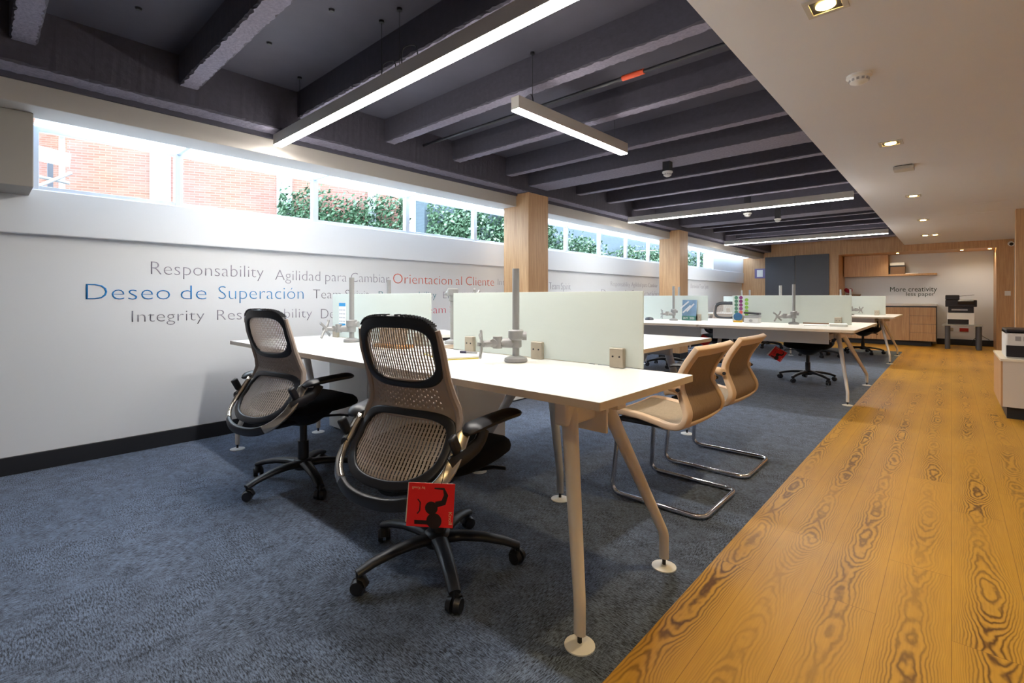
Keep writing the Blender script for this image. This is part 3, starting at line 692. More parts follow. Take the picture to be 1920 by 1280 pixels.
def office_chair(label, loc, rz, group, z_scale=1.0):
    t = thing('office_chair', label, 'office chair', loc, rz, group)
    n = 64; ph = [2 * PI * k / n for k in range(n)]
    # upper ring and lower ring
    up_o = [sup(.180, .128, .852, 3.4, 3.4, p) for p in ph]; up_i = [sup(.150, .094, .843, 3.6, 3.0, p) for p in ph]
    uf = MB().strip([bp(*q) for q in up_o], [bp(*q) for q in up_i], True).build('headrest_frame', MT['black'], t, solid=0.026, bevel=0.007, smooth=60, seg=3)
    rb = MB()
    for k in range(26):
        p = math.radians(35 + 110 * k / 25); q = sup(.180, .128, .852, 3.4, 3.4, p); v = bp(*q)
        rb.box((v.x, v.y, v.z + 0.001), (0.005, 0.03, 0.006))
    rb.build('grip_ribs', MT['black'], uf, smooth=0)
    lo = lambda p: sup(.216, .120, .522, 4.0, 2.5, p)
    li = lambda p: sup(.184, .093, .524, 3.6, 2.4, p)
    MB().strip([bp(*lo(p)) for p in ph], [bp(*li(p)) for p in ph], True).build('back_frame', MT['black'], t, solid=0.026, bevel=0.007, smooth=60, seg=3)
    # taupe waist with perforations and taupe sides
    def ws(u, v):
        z = 0.765 + (0.612 - 0.765) * v; hw = 0.178 + 0.040 * v * v
        zz = z - 0.012 * (1 - (2 * u - 1) ** 2) * (1 - v)
        return bp((2 * u - 1) * hw, zz, 0.004)
    def keep(i, j): return not (6 <= i < 50 and 5 <= j < 17 and i % 2 == 0 and (j + (i // 2) % 2) % 3 == 0)
    wst = MB().grid(ws, 56, 22, keep).build('waist_panel', MT['taupe'], t, solid=0.008, smooth=60)
    for s in (-1, 1):
        MB().tube([bp(s * x, z, 0.004) for x, z in ((.175, .93), (.182, .86), (.181, .80), (.180, .76), (.186, .70), (.200, .655), (.213, .615), (.217, .580))], [0.010, 0.013, 0.013, .014, .015, .015, .014, .009], 8).build('side_rail', MT['taupe'], wst)
    # see-through slats
    def slats(a, b, zc, nt, nb, name, npitch, hw_):
        m = MB(); k = int(a / npitch)
        for i in range(-k, k + 1):
            u = i * npitch
            if abs(u) > a * 0.985: continue
            tt = abs(u / a)
            dz1 = (max(0, 1 - tt ** nt)) ** (1 / nt) * b; dz0 = (max(0, 1 - tt ** nb)) ** (1 / nb) * b
            zs = [zc - dz0 + (dz1 + dz0) * q / 10 for q in range(11)]
            m.strip([bp(u - hw_, z, 0.002) for z in zs], [bp(u + hw_, z, 0.002) for z in zs])
        HP = 0.0125; j = int(b / HP)
        for i in range(-j, j + 1):
            z = zc + i * HP; e = nt if i >= 0 else nb; tt = abs(i * HP / b)
            if tt >= 0.98: continue
            hw = a * (1 - tt ** e) ** (1 / e); us = [-hw + 2 * hw * q / 10 for q in range(11)]
            m.strip([bp(u, z - 0.0008, 0.0005) for u in us], [bp(u, z + 0.0008, 0.0005) for u in us])
        m.build(name, MT['slat'], t, solid=0.0022, smooth=0)
    slats(.153, .097, .843, 3.6, 3.0, 'headrest_mesh', 0.0112, 0.0026)
    slats(.187, .096, .524, 3.6, 2.4, 'back_mesh', 0.0140, 0.0042)
    # U shaped support behind the lower loop
    def band(p0, p1, name, m, off=0.03, k=26):
        A = []; B = []
        for i in range(k + 1):
            p = math.radians(p0 + (p1 - p0) * i / k)
            a = sup(.227, .132, .522, 3.4, 2.4, p); b = sup(.266, .180, .528, 3.4, 2.4, p)
            A.append(bp(a[0], a[1], off)); B.append(bp(b[0], b[1], off - 0.012))
        return MB().strip(A, B).build(name, m, t, solid=0.02, bevel=0.005, smooth=60)
    band(228, 303, 'back_support', MT['black'])
    band(163, 228, 'support_arm', MT['satin']); band(303, 377, 'support_arm', MT['satin'])
    # arms
    for s in (-1, 1):
        a = MB().tube(catmull([(s * .240, -0.245, .500), (s * .262, -0.20, .518), (s * .280, -0.14, .548), (s * .284, -0.11, .59)], 5), [0.022] * 5 + [0.022] * 5 + [0.020] * 6, 12, flat=(1.2, 0.65)).build('armrest', MT['black'], t)
        pd = MB()
        pts = catmull([(s * .266, -0.190, .590), (s * .270, -0.155, .604), (s * .284, -0.07, .612), (s * .304, 0.03, .618), (s * .314, 0.075, .616)], 5)
        pd.tube(pts, [0.016 + 0.024 * min(1, 4 * i / 20, 4 * (20 - i) / 20 + 0.3) for i in range(len(pts))], 14, flat=(0.42, 1.0))
        pd.build('arm_pad', MT['black'], a)
        MB().box((s * .252, -0.236, .565), (0.022, 0.036, 0.065), rx=0.5).build('arm_hinge', MT['black'], a, bevel=0.008)
    # seat
    st = MB(); rings = []
    def ring(k, z, drop):
        R = []
        for i in range(40):
            x, y = sup(.256 * k, .245 * k, 0, 3.0, 3.4, 2 * PI * i / 40)
            y += 0.02; zz = z + 0.022 - drop * max(0, (y - 0.10) / 0.14) ** 2
            R.append(st.bm.verts.new((x, y, zz)))
        return R
    for k, z, dr in ((.55, .398, .0), (.90, .402, .01), (.985, .420, .02), (1.0, .440, .03), (.975, .462, .035), (.90, .474, .035), (.6, .478, .02), (.25, .474, 0)): rings.append(ring(k, z, dr))
    for A, B in zip(rings, rings[1:]):
        for i in range(40): st.bm.faces.new((A[i], A[(i + 1) % 40], B[(i + 1) % 40], B[i]))
    st.bm.faces.new(list(reversed(rings[0]))); st.bm.faces.new(rings[-1])
    st.build('seat', MT['blackfab'], t, smooth=180)
    mc = MB().lathe([(0.04, .325), (0.075, .335), (0.11, .36), (0.15, .385), (0.17, .422)], seg=24)
    mc.tube([(0, -0.05, .375), (0, -0.18, .37), (0, -0.275, .385)], [0.05, 0.045, 0.03], 12, flat=(0.7, 1.6))
    for s in (-1, 1): mc.tube([(s * .12, 0.0, .385), (s * .20, 0.09, .385), (s * .235, 0.12, .378)], 0.012, 8, flat=(0.5, 1.4))
    mc.build('seat_mechanism', MT['black'], t)
    MB().cyl((0, 0, .20), (0, 0, .335), 0.020).cyl((0, 0, .10), (0, 0, .235), 0.029).build('gas_post', MT['black'], t)
    # star base
    sb = MB().lathe([(0.030, .075), (0.048, .08), (0.052, .125), (0.040, .135), (0.030, .136)], seg=24)
    for k in range(5):
        g = 2 * PI * k / 5; c, s = math.cos(g), math.sin(g)
        pts = [(c * r, s * r, z) for r, z in ((0.03, .108), (0.10, .112), (0.18, .106), (0.26, .090), (0.318, .070))]
        sb.tube(pts, [0.034, 0.029, 0.026, 0.0235, 0.020], 12, flat=(0.62, 1.05))
    base = sb.build('star_base', MT['black'], t, smooth=60)
    for k in range(5):
        g = 2 * PI * k / 5; c, s = math.cos(g), math.sin(g); q = g + 0.9
        dx, dy = math.cos(q), math.sin(q); ct = (c * 0.312, s * 0.312)
        w = MB()
        for e in (-1, 1):
            w.cyl((ct[0] + dx * 0.006 * e, ct[1] + dy * 0.006 * e, .0275), (ct[0] + dx * 0.025 * e, ct[1] + dy * 0.025 * e, .0275), 0.0272, 0.023, 20)
        w.cyl((ct[0], ct[1], .03), (ct[0], ct[1], .075), 0.010)
        w.tube([(ct[0] - dy * 0.03, ct[1] + dx * 0.03, .03), (ct[0] - dy * .018, ct[1] + dx * .018, .053), (ct[0], ct[1], .06)], 0.012, 8, flat=(0.6, 1.6))
        w.build('caster', MT['black'], t, smooth=50)
    return t
GC = 'mesh backed office chairs'
ch_b = office_chair('taupe mesh office chair nearest the camera with a red tag under its seat', (-1.49, 1.215, 0), math.radians(13), GC)
def turn_base(ch, deg):
    a = math.radians(deg) - ch.rotation_euler[2]
    for o in ch.children:
        if o.name.split('.')[0] in ('star_base', 'caster'): o.rotation_euler = (0, 0, a)
turn_base(ch_b, 43)
ch_a = dup(ch_b, (-2.72, 1.25, 0), math.radians(11), 'taupe mesh office chair at the left end of the nearest desk, by the wall', GC)
turn_base(ch_a, 62)
for x, y, r, b_, lab in ((-2.54, 7.42, 176, 20, 'office chair whose headrest shows in the gap between the two middle screens'),
                        (-3.20, 7.08, 160, 5, 'office chair under the left part of the middle desk, behind the picture book screen'),
                        (-1.335, 7.0, 183, 35, 'office chair tucked under the right half of the middle desk with red tag'),
                        (-1.23, 11.15, 178, 12, 'office chair tucked under the right end of the farthest desk'),
                        (-2.85, 11.1, 185, 50, 'office chair under the left half of the farthest desk'),
                        (-1.75, 10.05, 10, 0, 'office chair on the near side of the farthest desk, mostly hidden')):
    o = dup(ch_b, (x, y, 0), math.radians(r), lab, GC); turn_base(o, b_)

# hang tags
tagblack = mat('tag_black_print', srgb(30, 10, 10), 0.6); tagcream = mat('tag_cream_print', srgb(236, 200, 160), 0.6)
def hang_tag(label, loc, rz, s=1.0, tilt=0.0, full=True):
    t = thing('hang_tag', label, 'tag', loc, rz, 'red hang tags on the chairs')
    t.rotation_euler = (0, tilt, rz)
    w = 0.145 * s; h = 0.135 * s
    card = MB().prism([(-w / 2, 0), (w / 2, 0), (w / 2 - 0.008 * s, -h), (-w / 2 - 0.010 * s, -h)], -0.0006, 0.0006).build('card', MT['red'], t, smooth=0)
    card.matrix_local = Matrix.Rotation(PI / 2, 4, 'X')
    back = MB().prism([(-w / 2, 0), (w / 2, 0), (w / 2 - 0.012 * s, -h), (-w / 2 - 0.018 * s, -h)], -0.0006, 0.0006).build('card_back', MT['paper'], t, smooth=0)
    back['label'] = 'white inner leaf of the folded card'
    back.matrix_local = Matrix.Translation((-0.004 * s, 0.006 * s, -0.002)) @ Matrix.Rotation(PI / 2 + 0.16, 4, 'X')
    if full:
        f = MB()
        f.lathe([(0.024 * s, 0), (0.024 * s, 0.0006)], (0.006 * s, -0.115 * s, 0), 20); f.lathe([(0.020 * s, 0), (0.020 * s, 0.0006)], (-0.002 * s, -0.076 * s, 0), 20)
        f.tube([(0.012 * s, -0.065 * s, 0), (0.036 * s, -0.058 * s, 0), (0.044 * s, -0.035 * s, 0), (0.037 * s, -0.016 * s, 0), (0.008 * s, -0.015 * s, 0)], [0.009 * s, 0.009 * s, 0.007 * s, 0.004 * s, 0.002 * s], 8, flat=(0.06, 1))
        f.tube([(-0.045 * s, -0.05 * s, 0), (-0.037 * s, -0.06 * s, 0), (-0.039 * s, -0.085 * s, 0), (-0.047 * s, -0.095 * s, 0)], 0.0022 * s, 6, flat=(0.2, 1))
        f.bb(-0.056 * s, -0.005 * s, -0.127 * s, -0.115 * s, 0, 0.0006)
        o = f.build('printed_figure', tagblack, card, smooth=0); o.location = (0, 0, 0.001)
        a = lettering('printed_word', 'by Knoll', 0.040 * s, 0.008 * s, tagcream, parent=card, extrude=0.0002); a.matrix_local = Matrix.Translation((-0.022 * s, -0.012 * s, 0.0012)) @ Matrix.Rotation(PI, 4, 'Z') @ Matrix.Rotation(-PI / 2, 4, 'X')
        a = lettering('printed_word', 'Knoll', 0.038 * s, 0.011 * s, tagcream, parent=card, extrude=0.0002); a.matrix_local = Matrix.Translation((0.052 * s, -0.086 * s, 0.0012)) @ Matrix.Rotation(-PI / 2, 4, 'Z') @ Matrix.Rotation(-PI / 2, 4, 'X')
    MB().tube([(0.03 * s, 0.0, 0), (0.035 * s, 0.01, 0.03), (0.04 * s, 0.03, 0.062)], 0.0012, 6).build('string', MT['black'], t)
    return t
hang_tag('large red hang tag under the seat of the nearest chair', (-1.185, 0.945, 0.470), math.radians(36))
hang_tag('tilted red tag hanging at the right half of the middle desk', (-1.56, 6.70, 0.40), math.radians(25), 1.05, 0.55, True)
hang_tag('small red tag beyond the corner of the meeting table', (-2.60, 7.06, 0.48), math.radians(30), 1.0, 0.5, False)

# ------------------------------------------------------------------ visitor chairs
VP = [(0.245, .432), (0.20, .445), (0.10, .440), (0.0, .425), (-0.07, .412), (-0.125, .418), (-0.158, .445), (-0.166, .49), (-0.140, .55), (-0.118, .605), (-0.130, .665), (-0.170, .735), (-0.222, .805)]
vpath = catmull([(0, y, z) for y, z in VP], 5)
def vpt(u, v):
    f = v * (len(vpath) - 1); i = min(int(f), len(vpath) - 2); t = f - i
    p = vpath[i].lerp(vpath[i + 1], t)
    hw = 0.235 + 0.02 * math.exp(-((v - 0.52) / 0.10) ** 2) - 0.012 * math.exp(-((v - 0.75) / 0.07) ** 2) + 0.012 * max(0, (v - 0.85) / 0.15)
    x = (2 * u - 1) * hw
    cup = 0.018 * (1 - (2 * u - 1) ** 2)
    if v < 0.42: p = p + Vector((0, 0, -cup * 0.6))
    else: p = p + Vector((0, -cup, 0))
    return Vector((x, p.y, p.z))
def visitor_chair(label, loc, rz, group):
    t = thing('visitor_chair', label, 'chair', loc, rz, group)
    NU, NV = 20, 60
    isf = lambda i, j: i < 2 or i >= NU - 2 or j < 3 or j >= NV - 3 or 24 <= j < 30
    MB().grid(vpt, NU, NV, isf).build('shell_frame', MT['sandf'], t, solid=0.030, bevel=0.008, smooth=60)
    MB().grid(lambda u, v: vpt(u, v) + Vector((0, 0, 0.006)), NU, NV, lambda i, j: 2 <= i < NU - 2 and 3 <= j < 24).build('seat_mesh', MT['sandm2'], t, solid=0.010, smooth=60)
    MB().grid(vpt, NU, NV, lambda i, j: 2 <= i < NU - 2 and 30 <= j < NV - 3).build('back_mesh', MT['sandm'], t, solid=0.010, smooth=60)
    half = [(0.205, -0.06, .395), (0.205, 0.205, .418), (0.228, 0.238, .0135), (0.228, -0.245, .0135)]
    path = fillet(half + [(-x, y, z) for x, y, z in reversed(half)], 0.055, 6)
    MB().tube(path, 0.0125, 12).cyl((-0.205, 0.15, .408), (0.205, 0.15, .408), 0.010).build('sled_frame', MT['chrome'], t, smooth=180)
    for s in (-1, 1):
        MB().bb(s * .205 - 0.02, s * .205 + 0.02, -0.09, 0.20, .395, .418).build('seat_rail', MT['black'], t, bevel=0.006)
        a = MB().tube(catmull([(s * .232, -0.125, .60), (s * .262, -0.10, .615), (s * .272, -0.03, .628), (s * .27, 0.05, .632)], 4), [0.022] * 5 + [0.017] * 8, 12, flat=(1, 0.8)).build('armrest', MT['sandf'], t)
        MB().tube(catmull([(s * .272, -0.04, .640), (s * .272, 0.03, .646), (s * .266, 0.11, .644), (s * .260, 0.14, .632)], 4), [0.010, .018, .020, .021, .021, .021, .021, .021, .02, .02, .018, .016, .008], 12, flat=(0.5, 1.3)).build('arm_pad', MT['black'], a)
        MB().cyl((s * .252, -0.135, .60), (s * .262, -0.135, .60), 0.010, seg=10).build('bolt_cap', MT['black'], a)
    return t
GV = 'sand coloured visitor chairs'
v1 = visitor_chair('sand mesh visitor chair on a chrome sled, nearer of the pair', (-1.10, 2.50, 0), PI / 2, GV)
dup(v1, (-1.115, 3.18, 0), PI / 2, 'sand mesh visitor chair on a chrome sled, farther of the pair', GV)

# ------------------------------------------------------------------ storage
def pedestal(label, x0, x1, y0, y1, h, doors=1):
    t = thing('storage_cabinet', label, 'cabinet', ((x0 + x1) / 2, (y0 + y1) / 2, 0), 0, 'white low cabinets near the wall')
    hx, hy = (x1 - x0) / 2, (y1 - y0) / 2
    MB().bb(-hx, hx, -hy + 0.018, hy, 0.015, h).build('body', MT['desk'], t, bevel=0.002, smooth=0)
    for k in range(doors):
        a = -hx + 2 * hx * k / doors; b = -hx + 2 * hx * (k + 1) / doors
        MB().bb(a + 0.002, b - 0.002, -hy, -hy + 0.016, 0.02, h - 0.004).build('door', MT['desk'], t, bevel=0.001, smooth=0)
    MB().bb(-hx + 0.02, hx - 0.02, -hy + 0.03, hy - 0.02, 0, 0.016).build('plinth', MT['black'], t, smooth=0)
    return t
pedestal('narrow white cabinet under the left end of the nearest desk', -3.70, -3.135, 1.91, 2.33, 0.70)
pedestal('wide white cabinet behind the two nearest office chairs', -3.125, -2.165, 1.91, 2.33, 0.70, 2)
pedestal('white cabinet against the wall seen beneath the nearest desk', -4.06, -3.24, 3.30, 3.86, 0.62, 1)

# far cabinets
t = thing('base_cabinet', 'oak base cabinet run with drawers beneath the slogan', 'cabinet', (-1.1, 14.05, 0))
MB().bb(-0.86, 0.84, -0.40, 0.44, 0.10, 0.85).build('body', MT['doorg'], t, smooth=0)
for a, b in ((-0.86, -0.15), (-0.145, 0.42)): MB().bb(a, b, -0.42, -0.40, 0.11, 0.83).build('door', MT['oak'], t, smooth=0)
for k in range(4): MB().bb(0.425, 0.855, -0.42, -0.40, 0.112 + 0.181 * k, 0.288 + 0.181 * k).build('drawer', MT['oak'], t, smooth=0)
MB().bb(0.845, 0.862, -0.41, 0.44, 0.10, 0.85).build('end_panel', MT['black'], t, smooth=0)
MB().bb(-0.86, 0.78, -0.36, 0.44, 0.0, 0.10).build('plinth', MT['base'], t, smooth=0)
tag(MB().bb(-1.96, -0.235, 13.62, 14.5, 0.862, 0.905).build('countertop', MT['desk'], bevel=0.002, smooth=0), 'white countertop over the oak base cabinets', 'countertop')
t = thing('wall_cabinet', 'oak wall cabinet with two doors in the alcove', 'cabinet', (-1.5, 14.35, 1.545))
MB().bb(-0.44, 0.41, -0.13, 0.145, 0, 0.495).build('body', MT['oak'], t, smooth=0)
for a, b in ((-0.44, -0.02), (-0.017, 0.392)): MB().bb(a, b, -0.15, -0.132, 0.0, 0.495).build('door', MT['oak'], t, smooth=0)
tag(MB().bb(-1.088, -0.235, 14.22, 14.5, 1.545, 1.585).build('wall_shelf', MT['oak'], bevel=0.002, smooth=0), 'oak shelf right of the wall cabinet', 'shelf')
kb = mat('brown_card_box', srgb(126, 96, 72), 0.7)
t = thing('storage_box', 'brown box at the left end of the oak shelf', 'box', (-0.92, 14.36, 1.586))
MB().bb(-0.13, 0.13, -0.1, 0.1, 0, 0.15).build('body', kb, t, smooth=0); MB().bb(-0.135, 0.135, -0.105, 0.105, 0.13, 0.165).build('lid', kb, t, smooth=0)
tag(MB().bb(-1.065, -0.785, 14.25, 14.45, 1.752, 1.785).build('folder', MT['black'], bevel=0.003, smooth=0), 'dark folder lying on the brown box', 'folder')
tag(MB().bb(-1.06, -0.80, 14.26, 14.44, 1.786, 1.85).build('paper_stack', MT['paper'], smooth=0), 'stack of white paper on top of the dark folder', 'paper')
tag(MB().bb(-0.78, -0.56, 14.25, 14.45, 1.586, 1.60).build('paper_sheet_pile', MT['paper'], smooth=0), 'thin pile of sheets at the middle of the oak shelf', 'paper')
t = thing('potted_plant', 'red flower in a brown pot at the left of the alcove', 'plant', (-1.74, 14.1, 0.906))
MB().lathe([(0.09, 0), (0.13, 0.17), (0.15, 0.2), (0.15, 0.215), (0.11, 0.2)]).build('pot', kb, t)
fl = MB()
for k in range(14):
    g = k * 2.4; fl.lathe([(0.005, -0.03), (0.035, -0.01), (0.035, 0.015), (0.005, 0.035)], (-0.10 + 0.05 * math.cos(g), 0.05 * math.sin(g), 0.30 + 0.03 * math.sin(k * 1.7)), 8)
fl.build('flowers', mat('crimson_petals', srgb(150, 14, 44), 0.6), t); MB().cyl((0, 0, 0.15), (-0.09, 0, 0.3), 0.008).build('stem', MT['leaf'], t)
t = thing('wall_sign', 'small purple framed sign beside the charcoal doors', 'sign', (-3.665, YF - 0.001, 1.665))
MB().bb(-0.125, 0.125, -0.012, 0, -0.125, 0.125).build('sign_frame', mat('purple_frame', srgb(126, 116, 160), 0.5), t, bevel=0.003, smooth=0)
MB().bb(-0.07, 0.07, -0.015, -0.0121, -0.09, 0.09).build('sign_paper', MT['paper'], t, smooth=0)
tag(MB().bb(0.775, 0.86, YF - 0.011, YF, 1.08, 1.175).build('light_switch', MT['whitep'], bevel=0.003, smooth=0), 'white switch plate on the right oak stile', 'switch')

# printer table and printers
t = thing('printer_table', 'low grey side table carrying the distant printer', 'table', (0.16, 13.55, 0))
MB().bb(-0.30, 0.30, -0.28, 0.28, 0.47, 0.495).build('tabletop', mat('grey_table_top', srgb(150, 150, 146), 0.4), t, bevel=0.003, smooth=0)
for sx in (-0.22, 0.245):
    for sy in (-0.22, 0.22): MB().cyl((sx, sy, 0), (sx, sy, 0.47), 0.042).build('leg', MT['doorg'], t)
def printer(label, loc, rz, w, dpt, dark_top=True, s=1.0, bottom=True):
    t = thing('printer', label, 'printer', loc, rz, 'office printers')
    MB().bb(-w / 2, w / 2, -dpt / 2, dpt / 2, 0, 0.24 * s).build('body', MT['whitep'], t, bevel=0.012, smooth=40)
    MB().bb(-w / 2 + 0.005, w * 0.28, -dpt / 2 - 0.006, -dpt / 2 + 0.01, 0.01, 0.11 * s).build('paper_tray', MT['black'], t, bevel=0.004, smooth=0)
    return t
navy = mat('navy_black_plastic', srgb(34, 34, 44), 0.4)
p = printer('tall white and black multifunction printer in the alcove', (0.14, 13.5, 0.496), 0, 0.41, 0.42)
MB().bb(-0.19, 0.19, -0.19, 0.2, 0.24, 0.36).build('output_bay', navy, p, bevel=0.008, smooth=0)
MB().bb(-0.14, 0.10, -0.197, -0.18, 0.285, 0.315).build('output_slot', MT['legd'], p, smooth=0)
MB().bb(-0.235, 0.235, -0.21, 0.2, 0.36, 0.50).build('scanner', navy, p, bevel=0.012, smooth=0)
MB().bb(-0.235, -0.02, -0.2, 0.18, 0.50, 0.60).build('document_feeder', navy, p, bevel=0.015, smooth=0)
MB().box((0.07, -0.24, 0.46), (0.24, 0.07, 0.07), rx=0.5).build('control_panel', MT['black'], p, bevel=0.006)
MB().box((0.07, 0.0, 0.585), (0.26, 0.2, 0.008), ry=-0.12).build('feeder_tray', navy, p)
pb = mat('red_power_outlet', srgb(170, 40, 30), 0.5)
tag(MB().bb(0.13, 0.275, 14.488, 14.5, 0.30, 0.375).build('power_outlet', pb, bevel=0.003, smooth=0), 'red power outlet beneath the distant printer', 'outlet')
tag(MB().bb(-0.06, 0.03, 14.488, 14.5, 0.31, 0.375).build('power_outlet', mat('beige_outlet', srgb(170, 160, 140), 0.5), bevel=0.003, smooth=0), 'pale power outlet left of the red one', 'outlet')
tag(MB().tube(catmull([(0.40, 14.47, 0.33), (0.41, 14.42, 0.22), (0.34, 14.40, 0.12), (0.30, 14.40, 0.012)], 6), 0.006, 6).build('power_cable', MT['black']), 'black cable hanging under the printer table', 'cable')
tag(MB().tube(catmull([(0.42, 13.83, 0.30), (0.5, 14.2, 0.22), (0.60, 14.46, 0.14)], 6), 0.006, 6).build('power_cable', MT['black']), 'black cable running to the alcove corner', 'cable')
t = thing('credenza', 'low white and oak credenza at the right edge of the corridor', 'cabinet', (0.315, 5.93, 0))
MB().bb(0.012, 0.9, 0.0, 0.93, 0.105, 0.495).build('body', mat('warm_white_laminate', srgb(216, 208, 200), 0.4, var=0.01), t, smooth=0)
MB().bb(0, 0.012, 0.0, 0.93, 0.105, 0.495).build('end_panel', MT['oak'], t, smooth=0)
MB().bb(-0.004, 0.905, -0.006, 0.936, 0.495, 0.515).build('top', mat('cream_top', srgb(230, 222, 206), 0.35, var=0.01), t, bevel=0.002, smooth=0)
MB().bb(0.04, 0.9, 0.05, 0.88, 0, 0.105).build('plinth', MT['base'], t, smooth=0)
p = printer('white and black printer on the credenza at the right edge', (0.60, 6.27, 0.5155), 0, 0.50, 0.44)
MB().bb(-0.25, 0.25, -0.22, 0.22, 0.205, 0.25).build('scanner_lid', navy, p, bevel=0.01, smooth=0)
for a, b, c, d_ in ((-0.19, -0.155, 0.15, 0.19), (-0.14, -0.0, 0.15, 0.19), (-0.19, -0.155, 0.04, 0.09)): MB().bb(a, b, -0.2225, -0.219, c, d_).build('vent', MT['legd'], p, smooth=0)
MB().bb(-0.13, 0.2, -0.226, -0.21, 0.02, 0.125).build('paper_drawer', MT['black'], p, bevel=0.003, smooth=0)

# ------------------------------------------------------------------ desk things
t = thing('notebook', 'open notebook with yellow edged pages left of the near monitor arm', 'notebook', (-1.90, 1.64, 0.7405), math.radians(-22))
MB().bb(-0.15, 0.15, -0.10, 0.10, 0, 0.004).build('cover', MT['yel'], t, smooth=0)
for s in (-1, 1): MB().box((s * 0.075, 0, 0.009), (0.142, 0.19, 0.010), ry=s * 0.03).build('pages', MT['paper'], t, smooth=0)
t = thing('pen', 'dark capped pen lying across the open notebook', 'pen', (-1.80, 1.70, 0.762), math.radians(20))
MB().cyl((-0.07, 0, 0), (0.02, 0, 0), 0.005, seg=10).build('barrel', MT['grey'], t); MB().cyl((-0.075, 0, 0), (-0.04, 0, 0), 0.0065, seg=10).build('cap', mat('navy_cap', srgb(30, 28, 60), 0.4), t)
cov = mat('book_cover_blue', srgb(110, 140, 170), 0.5, var=0.5, scale=14)
t = thing('picture_book', 'upright picture book with steel blue cover and green foot band', 'book', (-2.56, 6.315, 0.7405), 0)
bk = MB().box((0, 0, 0.135), (0.185, 0.02, 0.27), rx=-0.08).build('cover', cov, t, smooth=0)
MB().box((0, -0.0085, 0.032), (0.185, 0.0215, 0.058), rx=-0.08).build('foot_band', mat('book_green', srgb(56, 116, 106), 0.5), t, smooth=0)
lettering('title', '2019', 0.06, 0.03, MT['paper'], parent=t).matrix_local = Matrix.Translation((-0.075, -0.0225, 0.018))
lettering('title', '2020', 0.06, 0.03, MT['paper'], parent=t).matrix_local = Matrix.Translation((0.012, -0.0225, 0.018))
pk = MB()
for a, b, rz in ((-0.03, 0.15, 0.75), (0.02, 0.17, 0.8), (-0.055, 0.205, 0.7)): pk.box((a, -0.013 - 0.08 * (b - .135), b), (0.14, 0.003, 0.018), ry=-rz)
pk.build('cover_picture', mat('book_picture', srgb(226, 226, 230), 0.5, var=0.2), t, smooth=0)
t = thing('round_badge', 'round blue and yellow badge standing below the sticker columns', 'ornament', (-1.93, 6.24, 0.7405))
MB().lathe([(0.05, -0.006), (0.05, 0.006)], seg=28).build('disc', mat('badge_blue', srgb(40, 96, 140), 0.5, var=0.3, scale=30), t).matrix_local = Matrix.Translation((0, 0, 0.068)) @ Matrix.Rotation(PI / 2, 4, 'X')
MB().bb(-0.05, 0.05, -0.025, 0.025, 0, 0.022).build('stand', mat('badge_yellow', srgb(206, 160, 40), 0.5), t, bevel=0.006)
t = thing('desk_phone', 'small black and white desk device right of the round badge', 'desk device', (-1.76, 6.22, 0.7405))
MB().bb(-0.08, 0.08, -0.06, 0.06, 0, 0.06).build('body', MT['whitep'], t, bevel=0.006); MB().bb(-0.075, 0.085, -0.055, 0.055, 0.066, 0.088).build('tray', MT['legd'], t, bevel=0.004); MB().box((0.0, 0, 0.115), (0.17, 0.11, 0.022), ry=0.08).build('cover', MT['black'], t, bevel=0.006)
MB().cyl((0.0, -0.068, 0.028), (0.0, -0.058, 0.028), 0.018).build('knob', MT['grey'], t)
t = thing('paper_documents', 'spread of white papers at the right end of the middle desk', 'paper', (-1.03, 6.12, 0.7405), 0.08)
MB().bb(-0.16, 0.05, -0.1, 0.1, 0, 0.008).build('sheet', MT['paper'], t, smooth=0); MB().box((0.14, 0.0, 0.014), (0.16, 0.19, 0.026), rz=0.1).build('bundle', MT['paper'], t, bevel=0.004); MB().box((-0.06, 0.09, 0.018), (0.26, 0.04, 0.014), rz=0.03).build('folder_edge', kb, t)
t = thing('computer_mouse', 'small dark object at the left visible end of the middle desk', 'mouse', (-3.03, 6.12, 0.7405))
MB().lathe([(0.055, 0), (0.06, 0.012), (0.045, 0.032), (0.015, 0.04)], seg=18).build('shell', navy, t)
t = thing('desk_calendar', 'colourful stand seen through the mesh headrest of the nearest chair', 'desk calendar', (-2.50, 1.70, 0.7405), 0.1)
MB().box((0, 0, 0.095), (0.24, 0.008, 0.17), rx=-0.15).build('picture_card', mat('card_colours', srgb(150, 130, 110), 0.5, var=0.8, scale=22), t, smooth=0)
MB().bb(-0.13, 0.13, -0.05, 0.05, 0, 0.02).build('wooden_foot', mat('orange_wood', srgb(176, 120, 60), 0.5), t, bevel=0.003)
t = thing('storage_tray', 'white flat tray seen in the gap between the two nearest screens', 'tray', (-2.83, 2.30, 0.7405), math.radians(-20))
MB().bb(-0.24, 0.24, -0.12, 0.14, 0.022, 0.045).build('lid', MT['desk'], t, bevel=0.002, smooth=0); MB().bb(-0.22, 0.22, -0.10, 0.12, 0, 0.022).build('tray_foot', MT['black'], t, smooth=0)

